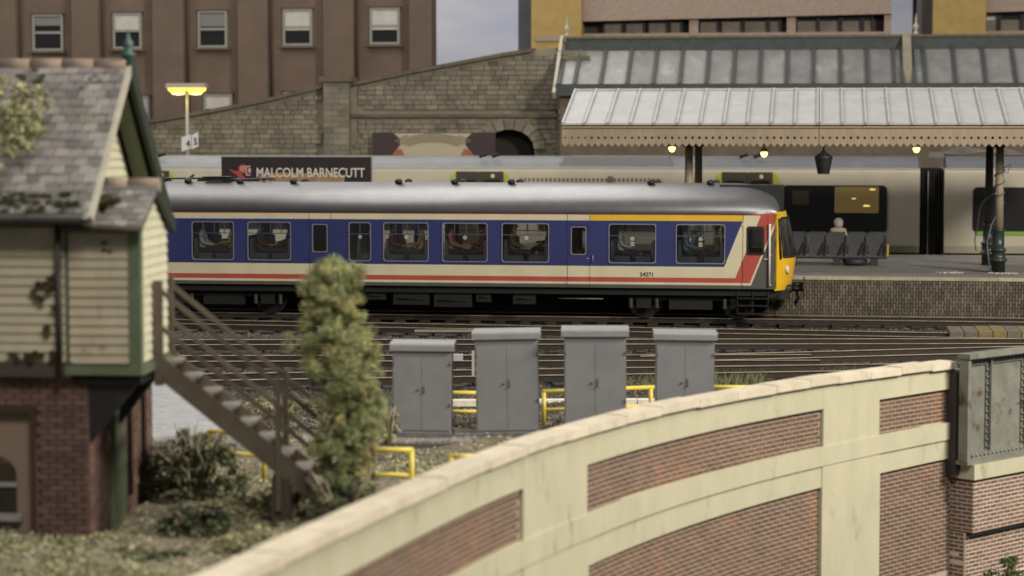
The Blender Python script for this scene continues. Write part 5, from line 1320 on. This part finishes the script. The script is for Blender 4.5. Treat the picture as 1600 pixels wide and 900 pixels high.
m = MB(); m.box(wc - .4, wc + .4, .04, .2, wz0 - .09, wz0); m.build('sill', grey_met, wo)
m = MB(); m.box(wc - .33, wc + .33, .11, .14, (wz0 + wz1) / 2 - .03, (wz0 + wz1) / 2 + .03); m.box(wc - .025, wc + .025, .11, .14, wz0, wz1); m.build('frame', grey_met, wo)
# bracket below the porch, pale green pipe on the side wall
m = MB()
for y in (.12, PD - .25): m.prism([(gx + .01, zf_ - .14), (PX1 - .02, zf_ - .14), (gx + .01, zf_ - 1.0)], lambda a, b, d: (a, d, b), y, y + .12)
m.box(-.0, PX1, .05, PD, zf_ - .2, zf_ - .125); m.build('bracket', black, sbx)
m = MB(); m.box(gx + .015, gx + .09, 1.15, 1.72, zb, zf_ - .5); m.build('side_board', green_p, sbx)
for y in (2.1, 2.9):
    m = MB(); m.box(gx + .015, gx + .07, y, y + .12, zb + .5, zbt - .2); m.build('brick_rib', MATS['dark_brick_moulding'], sbx)

# ------------------------------------------------------------------ wooden stairs
stm = M('stair_brown_timber', (.115, .09, .065), .75, (.085, .066, .047), 4, bump=.15); trd = M('stair_tread_worn', (.24, .22, .19), .75, (.17, .15, .13), 6)
A = Vector((bx_, BY, 0)) + Matrix.Rotation(-BA, 3, 'Z') @ Vector((PX1 + .08, .75, zf_ + .06))
Bf = at_z(548, 800, -.2); Bf.y = max(Bf.y, A.y); Bf = Vector((at_y(574, 800, A.y + .25).x, A.y + .25, -.2))
stt = thing('wooden_stairs', 'brown wooden staircase with handrails leading down from the signal box porch', 'stairs', (A.x, A.y, 0), 0)
D = Bf - A; sw_ = .95; run = D.x; rise = -D.z
def SPt(f, y, dz): return Vector((run * f, y + D.y * f, A.z + D.z * f + dz))
for y, nm in ((0, 'stringer'), (sw_, 'stringer')):
    m = MB(); m.beam(SPt(-.03, y, -.10), SPt(1.02, y, -.10), .06, .26); m.build(nm, stm, stt, bevel=.01)
NT = 11
for k in range(NT):
    f = (k + .3) / NT; p = SPt(f, 0, 0)
    m = MB(); m.box(p.x - .10, p.x + .14, p.y + .03, p.y + sw_ - .03, p.z - .035, p.z + .005); m.build('tread', trd, stt, bevel=.008)
for y in (-.02, sw_ + .02):
    for dz, f1 in ((.95, .99), (.46, .97)):
        m = MB(); m.beam(SPt(-.02, y, dz), SPt(f1, y, dz), .045, .065); m.build('handrail', stm, stt, bevel=.008)
    for f, w_ in ((0, .11), (.57, .075), (1.0, .09)):
        p = SPt(f, y, 0); m = MB(); m.box(p.x - w_ / 2, p.x + w_ / 2, p.y - .05, p.y + .05, p.z - (.75 if f == .57 else .35), p.z + 1.06); m.build('post', stm, stt, bevel=.008)
m = MB()
p = SPt(.57, .0, 0); m.box(p.x - .10, p.x + .16, p.y - .02, p.y + sw_, -.3, p.z - .3); m.build('support', M('stair_support_dark', (.06, .045, .032), .8), stt)

# ------------------------------------------------------------------ vegetation
fol = M('bush_foliage', (.43, .445, .22), .9, (.20, .23, .10), 2.6, .40, .62, rand=.55, c3=(.48, .42, .19), ns3=2.3, lo3=.52, hi3=.64)
fol_d = M('undergrowth_foliage', (.17, .18, .10), .9, (.055, .07, .04), 3., .4, .6, rand=.5, c3=(.26, .235, .16), ns3=2.5, lo3=.53, hi3=.65)
fol_l = M('pale_foliage', (.42, .40, .23), .9, (.27, .265, .145), 3.2, rand=.4)
moss_m = M('moss', (.09, .085, .035), .95, (.05, .05, .022), 5, rand=.4)
twig = M('dry_twig', (.36, .31, .22), .9, (.22, .18, .12), 6)
bark = M('bark', (.06, .045, .03), .9)
def crown_pts(blobs, per, seed):
    g = np.random.default_rng(seed); P = []
    for (c, r) in blobs:
        d = g.normal(size=(per, 3)); d /= np.linalg.norm(d, axis=1)[:, None]; P.append(np.array(c) + d * np.array(r) * (g.uniform(.25, 1.08, size=(per, 1)) ** .55))
    return np.concatenate(P)
TY = 28.55; tc_ = at_y(540, 560, TY)
tr_ = thing('tall_bush', 'tall narrow olive green conical bush standing between the stairs and the grey cabinets', 'bush', (at_y(548, 780, TY).x, TY, -.2))
prof = [(405, 508, 552), (425, 478, 572), (455, 462, 572), (490, 460, 578), (520, 452, 596), (550, 448, 606), (590, 462, 618), (630, 492, 616), (665, 488, 606), (700, 478, 598), (740, 500, 588), (780, 520, 580)]
g = random.Random(5); blobs = []
for i in range(780):
    py = g.uniform(408, 778); l = np.interp(py, [p[0] for p in prof], [p[1] for p in prof]); r_ = np.interp(py, [p[0] for p in prof], [p[2] for p in prof])
    hw = (r_ - l) / 2; cx = (l + r_) / 2; q = math.sqrt(g.random()); a = g.uniform(0, 6.283)
    px = cx + hw * (.80 if i % 9 else 1.0) * q * math.cos(a); p = at_y(px, py, TY); yy = hw * .8 * q * math.sin(a) * TY / F_PX
    rr = (g.uniform(.06, .13) if g.random() < .55 else g.uniform(.015, .05)) if g.random() > .06 else g.uniform(.02, .04); blobs.append(((p.x - tr_.location.x, yy, p.z + .2), (rr, rr, rr * .9)))
link('crown', quads_mesh('crown', crown_pts(blobs, 240, 4), .0115, fol, 4), tr_)
m = MB(); zc = at_y(540, 560, TY).z + .2; m.tube([(0, 0, -.1), (.02, 0, .5), (-.05, .03, 1.2), (tc_.x - tr_.location.x, 0, zc)], [.07, .06, .045, .02], 8)
for k in range(16):
    a = g.uniform(0, 6.28); z0 = g.uniform(.25, zc); m.tube([(0, 0, z0), (.25 * math.cos(a), .25 * math.sin(a), z0 + .2), (.5 * math.cos(a), .5 * math.sin(a), z0 + .32)], [.02, .013, .006], 5)
m.build('trunk', bark, tr_)
def bush(label, px, py, Y, wpx, hpx, mat, n=60, per=60, size=.035, seed=1, twigs=0, cat='bush', group='low bushes around the signal box', base=None):
    c = at_y(px, py, Y); W_ = wpx / 2 * Y / F_PX; H_ = hpx * Y / F_PX; zb_ = c.z if base is None else base
    t = thing('bush', label, cat, (c.x, Y, zb_), 0, group); g = random.Random(seed); bl = []
    for i in range(n):
        a = g.uniform(0, 6.283); q = math.sqrt(g.random()); e = math.sqrt(max(0, 1 - q * q)); h = g.uniform(.0, 1) * H_ * (.25 + .75 * e); r_ = g.uniform(.05, .14) * (.6 + .4 * min(1.4, W_))
        bl.append(((W_ * q * math.cos(a), W_ * .6 * q * math.sin(a), h), (r_ * 1.2, r_ * 1.2, r_ * .8)))
    link('foliage', quads_mesh('foliage', crown_pts(bl, per, seed), size, mat, seed), t)
    m = MB()
    for k in range(5 + twigs):
        a = g.uniform(0, 6.28); l = W_ * g.uniform(.4, 1.0); m.tube([(l * .2 * math.cos(a), l * .2 * math.sin(a), -.05), (l * .6 * math.cos(a), l * .5 * math.sin(a), H_ * g.uniform(.4, .9)), (l * 1.1 * math.cos(a), l * .8 * math.sin(a), H_ * g.uniform(.4, 1.15))], [.022, .016, .007], 5)
    m.build('stems', twig, t); return t
bush('dark tangled bush with dry twigs between the brick base and the stairs', 300, 775, 31.0, 165, 105, fol_d, 120, 80, .024, 11, 40)
bush('low yellowish green bush at the foot of the stairs, left of their support', 375, 812, 29.6, 110, 45, fol_l, 50, 55, .03, 12, 6)
bush('dark green bush in front of the signal box brick base at the frame bottom', 225, 900, 27.0, 170, 45, fol_d, 70, 60, .034, 13, 4)
bush('small dark bush below the stairs in front of the undergrowth', 300, 835, 28.5, 110, 45, fol_d, 50, 60, .034, 14, 3)
bush('mossy bush at the lower left corner below the brick base', 70, 912, 26.6, 130, 34, fol_d, 50, 60, .034, 15, 3)
bush('green bush by the brick abutment at the lower right corner', 1575, 925, AY - .5, 110, 62, M('abutment_foliage', (.085, .11, .04), .9, (.05, .07, .025), 4, rand=.5), 50, 80, .026, 16, 2, base=at_y(1575, 925, AY - .5).z - .1)
bush('dry scrub behind the stairs beside the concrete path', 440, 650, 38.2, 120, 30, fol_l, 30, 40, .03, 17, 12)
bush('small straw coloured weed at the right foot of the tall bush', 606, 690, 34.5, 45, 55, fol_l, 18, 50, .025, 18, 10)
bush('ragged pale green scrub under the lower flight of the stairs', 455, 815, 29.6, 120, 60, fol_l, 60, 70, .02, 19, 14)
bush('dark green scrub between the stair foot and the tall bush', 540, 812, 28.2, 130, 70, fol_d, 70, 70, .02, 20, 14)
bush('mixed scrub low on the bank beside the wall coping at the lower left', 400, 868, 27.2, 150, 45, fol_l, 60, 70, .02, 23, 8)
# ground cover
g = np.random.default_rng(8)
n = 60000; Yp = g.uniform(23.5, 37.5, n); Xp = np.array([g.uniform(-7.6 * y / 30, wall_x(y) - .4) for y in Yp])
dens = np.sin(Xp * 1.9 + Yp * .7) + np.sin(Xp * .8 - Yp * 1.6 + 1.3) + g.normal(0, .8, n); keep = dens > -.1
Xp, Yp = Xp[keep], Yp[keep]; Zp = -.2 + .05 * np.sin(Xp * 1.7 + Yp * .9) + .04 * np.sin(Xp * 3.1 - Yp * 2.3) + g.uniform(0, .07, len(Xp))
P = np.stack([Xp, Yp, Zp], 1); half = int(len(P) * .3)
stuff(link('undergrowth', quads_mesh('undergrowth', P[:half], .022, fol_d, 21))); stuff(link('dry_grass', quads_mesh('dry_grass', P[half:], .022, fol_l, 22)))
def fbk(g): 
    y = g.uniform(23, 38.5); x = g.uniform(-7.6 * y / 30, wall_x(y) - .4); return x, y, gz(x, y)
scatter_stones('gravel', 4500, fbk, (.015, .045), M('yard_gravel', (.30, .265, .20), .9, rand=.5), 5)
def tuft(px, py, wpx, n, hgt, seed, label):
    c = at_z(px, py, -.2); g = random.Random(seed); m = MB()
    for k in range(n):
        x = g.uniform(-1, 1) * wpx / 2 * c.y / F_PX; y = g.gauss(0, .12); h = hgt * g.uniform(.5, 1.1); dx = g.gauss(.12, .16); dy = g.gauss(0, .06)
        m.face([(x - .008, y, 0), (x + .008, y, 0), (x + dx * .4 + .005, y + dy * .4, h * .6), (x + dx * .4 - .005, y + dy * .4, h * .6)]); m.face([(x + dx * .4 - .005, y + dy * .4, h * .6), (x + dx * .4 + .005, y + dy * .4, h * .6), (x + dx, y + dy, h)])
    t = link('grass_tuft', m.mesh('grass_tuft', M('tuft_grass', (.22, .21, .10), .8, (.12, .14, .06), 5) if 'tuft_grass' not in MATS else MATS['tuft_grass']), None, c); tag(t, label, 'grass tuft', 'grass tufts along the ballast')
tuft(1150, 606, 80, 90, .42, 1, 'long thin grass tuft behind the yellow railing right of the last cabinet')
tuft(1000, 608, 45, 50, .38, 2, 'grass tuft seen between the third and fourth cabinets')
tuft(1310, 590, 60, 45, .28, 3, 'sparse grass tuft on the ballast behind the wall coping')
# moss and creepers on the signal box roof
def patch(nm, pts, r, n, size, mat, seed, label=None):
    """a patch of leaves growing on the signal box, in its local space"""
    bl = [((x, y, z), (r, r * .7, r * .7)) for x, y, z in pts]; o = link(nm, quads_mesh(nm, crown_pts(bl, n, seed), size, mat, seed), sbx); stuff(o); return o
def on_roof(x, f, out=.05): p = ev + sd * (SL * f) + nrm * out; return (x, p.y, p.z)
g = random.Random(3)
patch('moss', [on_roof(g.uniform(-1.4, .2), g.uniform(.0, .13), .04) for _ in range(60)], .065, 70, .02, moss_m, 31)
patch('moss', [on_roof(g.uniform(-.2, .18), g.uniform(.82, .97), .03) for _ in range(9)] + [on_roof(-1.0 + g.uniform(-.2, .3), g.uniform(.86, .98), .04) for _ in range(10)], .045, 60, .018, moss_m, 32)
patch('moss', [(.42 + g.uniform(-.1, .2), .3 + g.uniform(-.3, .35), pe + .28 + g.uniform(-.25, .1)) for _ in range(40)], .06, 70, .02, moss_m, 33)
patch('creeper', [(-.28 + g.gauss(0, .10) , -.06, zf_ + .45 + .85 * g.random()) for _ in range(14)], .05, 40, .022, M('creeper_brown', (.10, .075, .04), .9, rand=.4), 34)
patch('creeper', [(.46 + g.gauss(0, .05), -.03, zf_ + 1.55 + .12 * g.random()) for _ in range(3)], .03, 24, .016, MATS['creeper_brown'], 35)
patch('creeper', [(-.3 + g.uniform(-.5, .2), -.06, zf_ + .1 + .12 * g.random()) for _ in range(16)], .05, 40, .02, MATS['creeper_brown'], 36)
cl = at_y(28, 178, BY + .5); lp = Matrix.Rotation(BA, 3, 'Z') @ (cl - Vector((bx_, BY, 0)))
bl_t = thing('climbing_plant', 'pale yellowish climbing plant sprawling over the left of the slate roof', 'plant', (cl.x, cl.y, cl.z - .5), -BA)
bl = []
for k in range(80): x = g.gauss(-.14, .30); z = g.gauss(.45, .30); bl.append(((x, (z - .5) * .75 - .1, z), (.11, .10, .09)))
link('foliage', quads_mesh('foliage', crown_pts(bl, 60, 41), .03, fol_l, 41), bl_t)
m = MB()
for k in range(8): m.tube([(-.5, -.3, -.4), (-.3 + g.gauss(0, .15), -.1, .2), (g.gauss(-.1, .25), .1, .3 + .5 * g.random())], [.016, .012, .005], 5)
m.build('stems', twig, bl_t)
print('objects', len(bpy.data.objects))
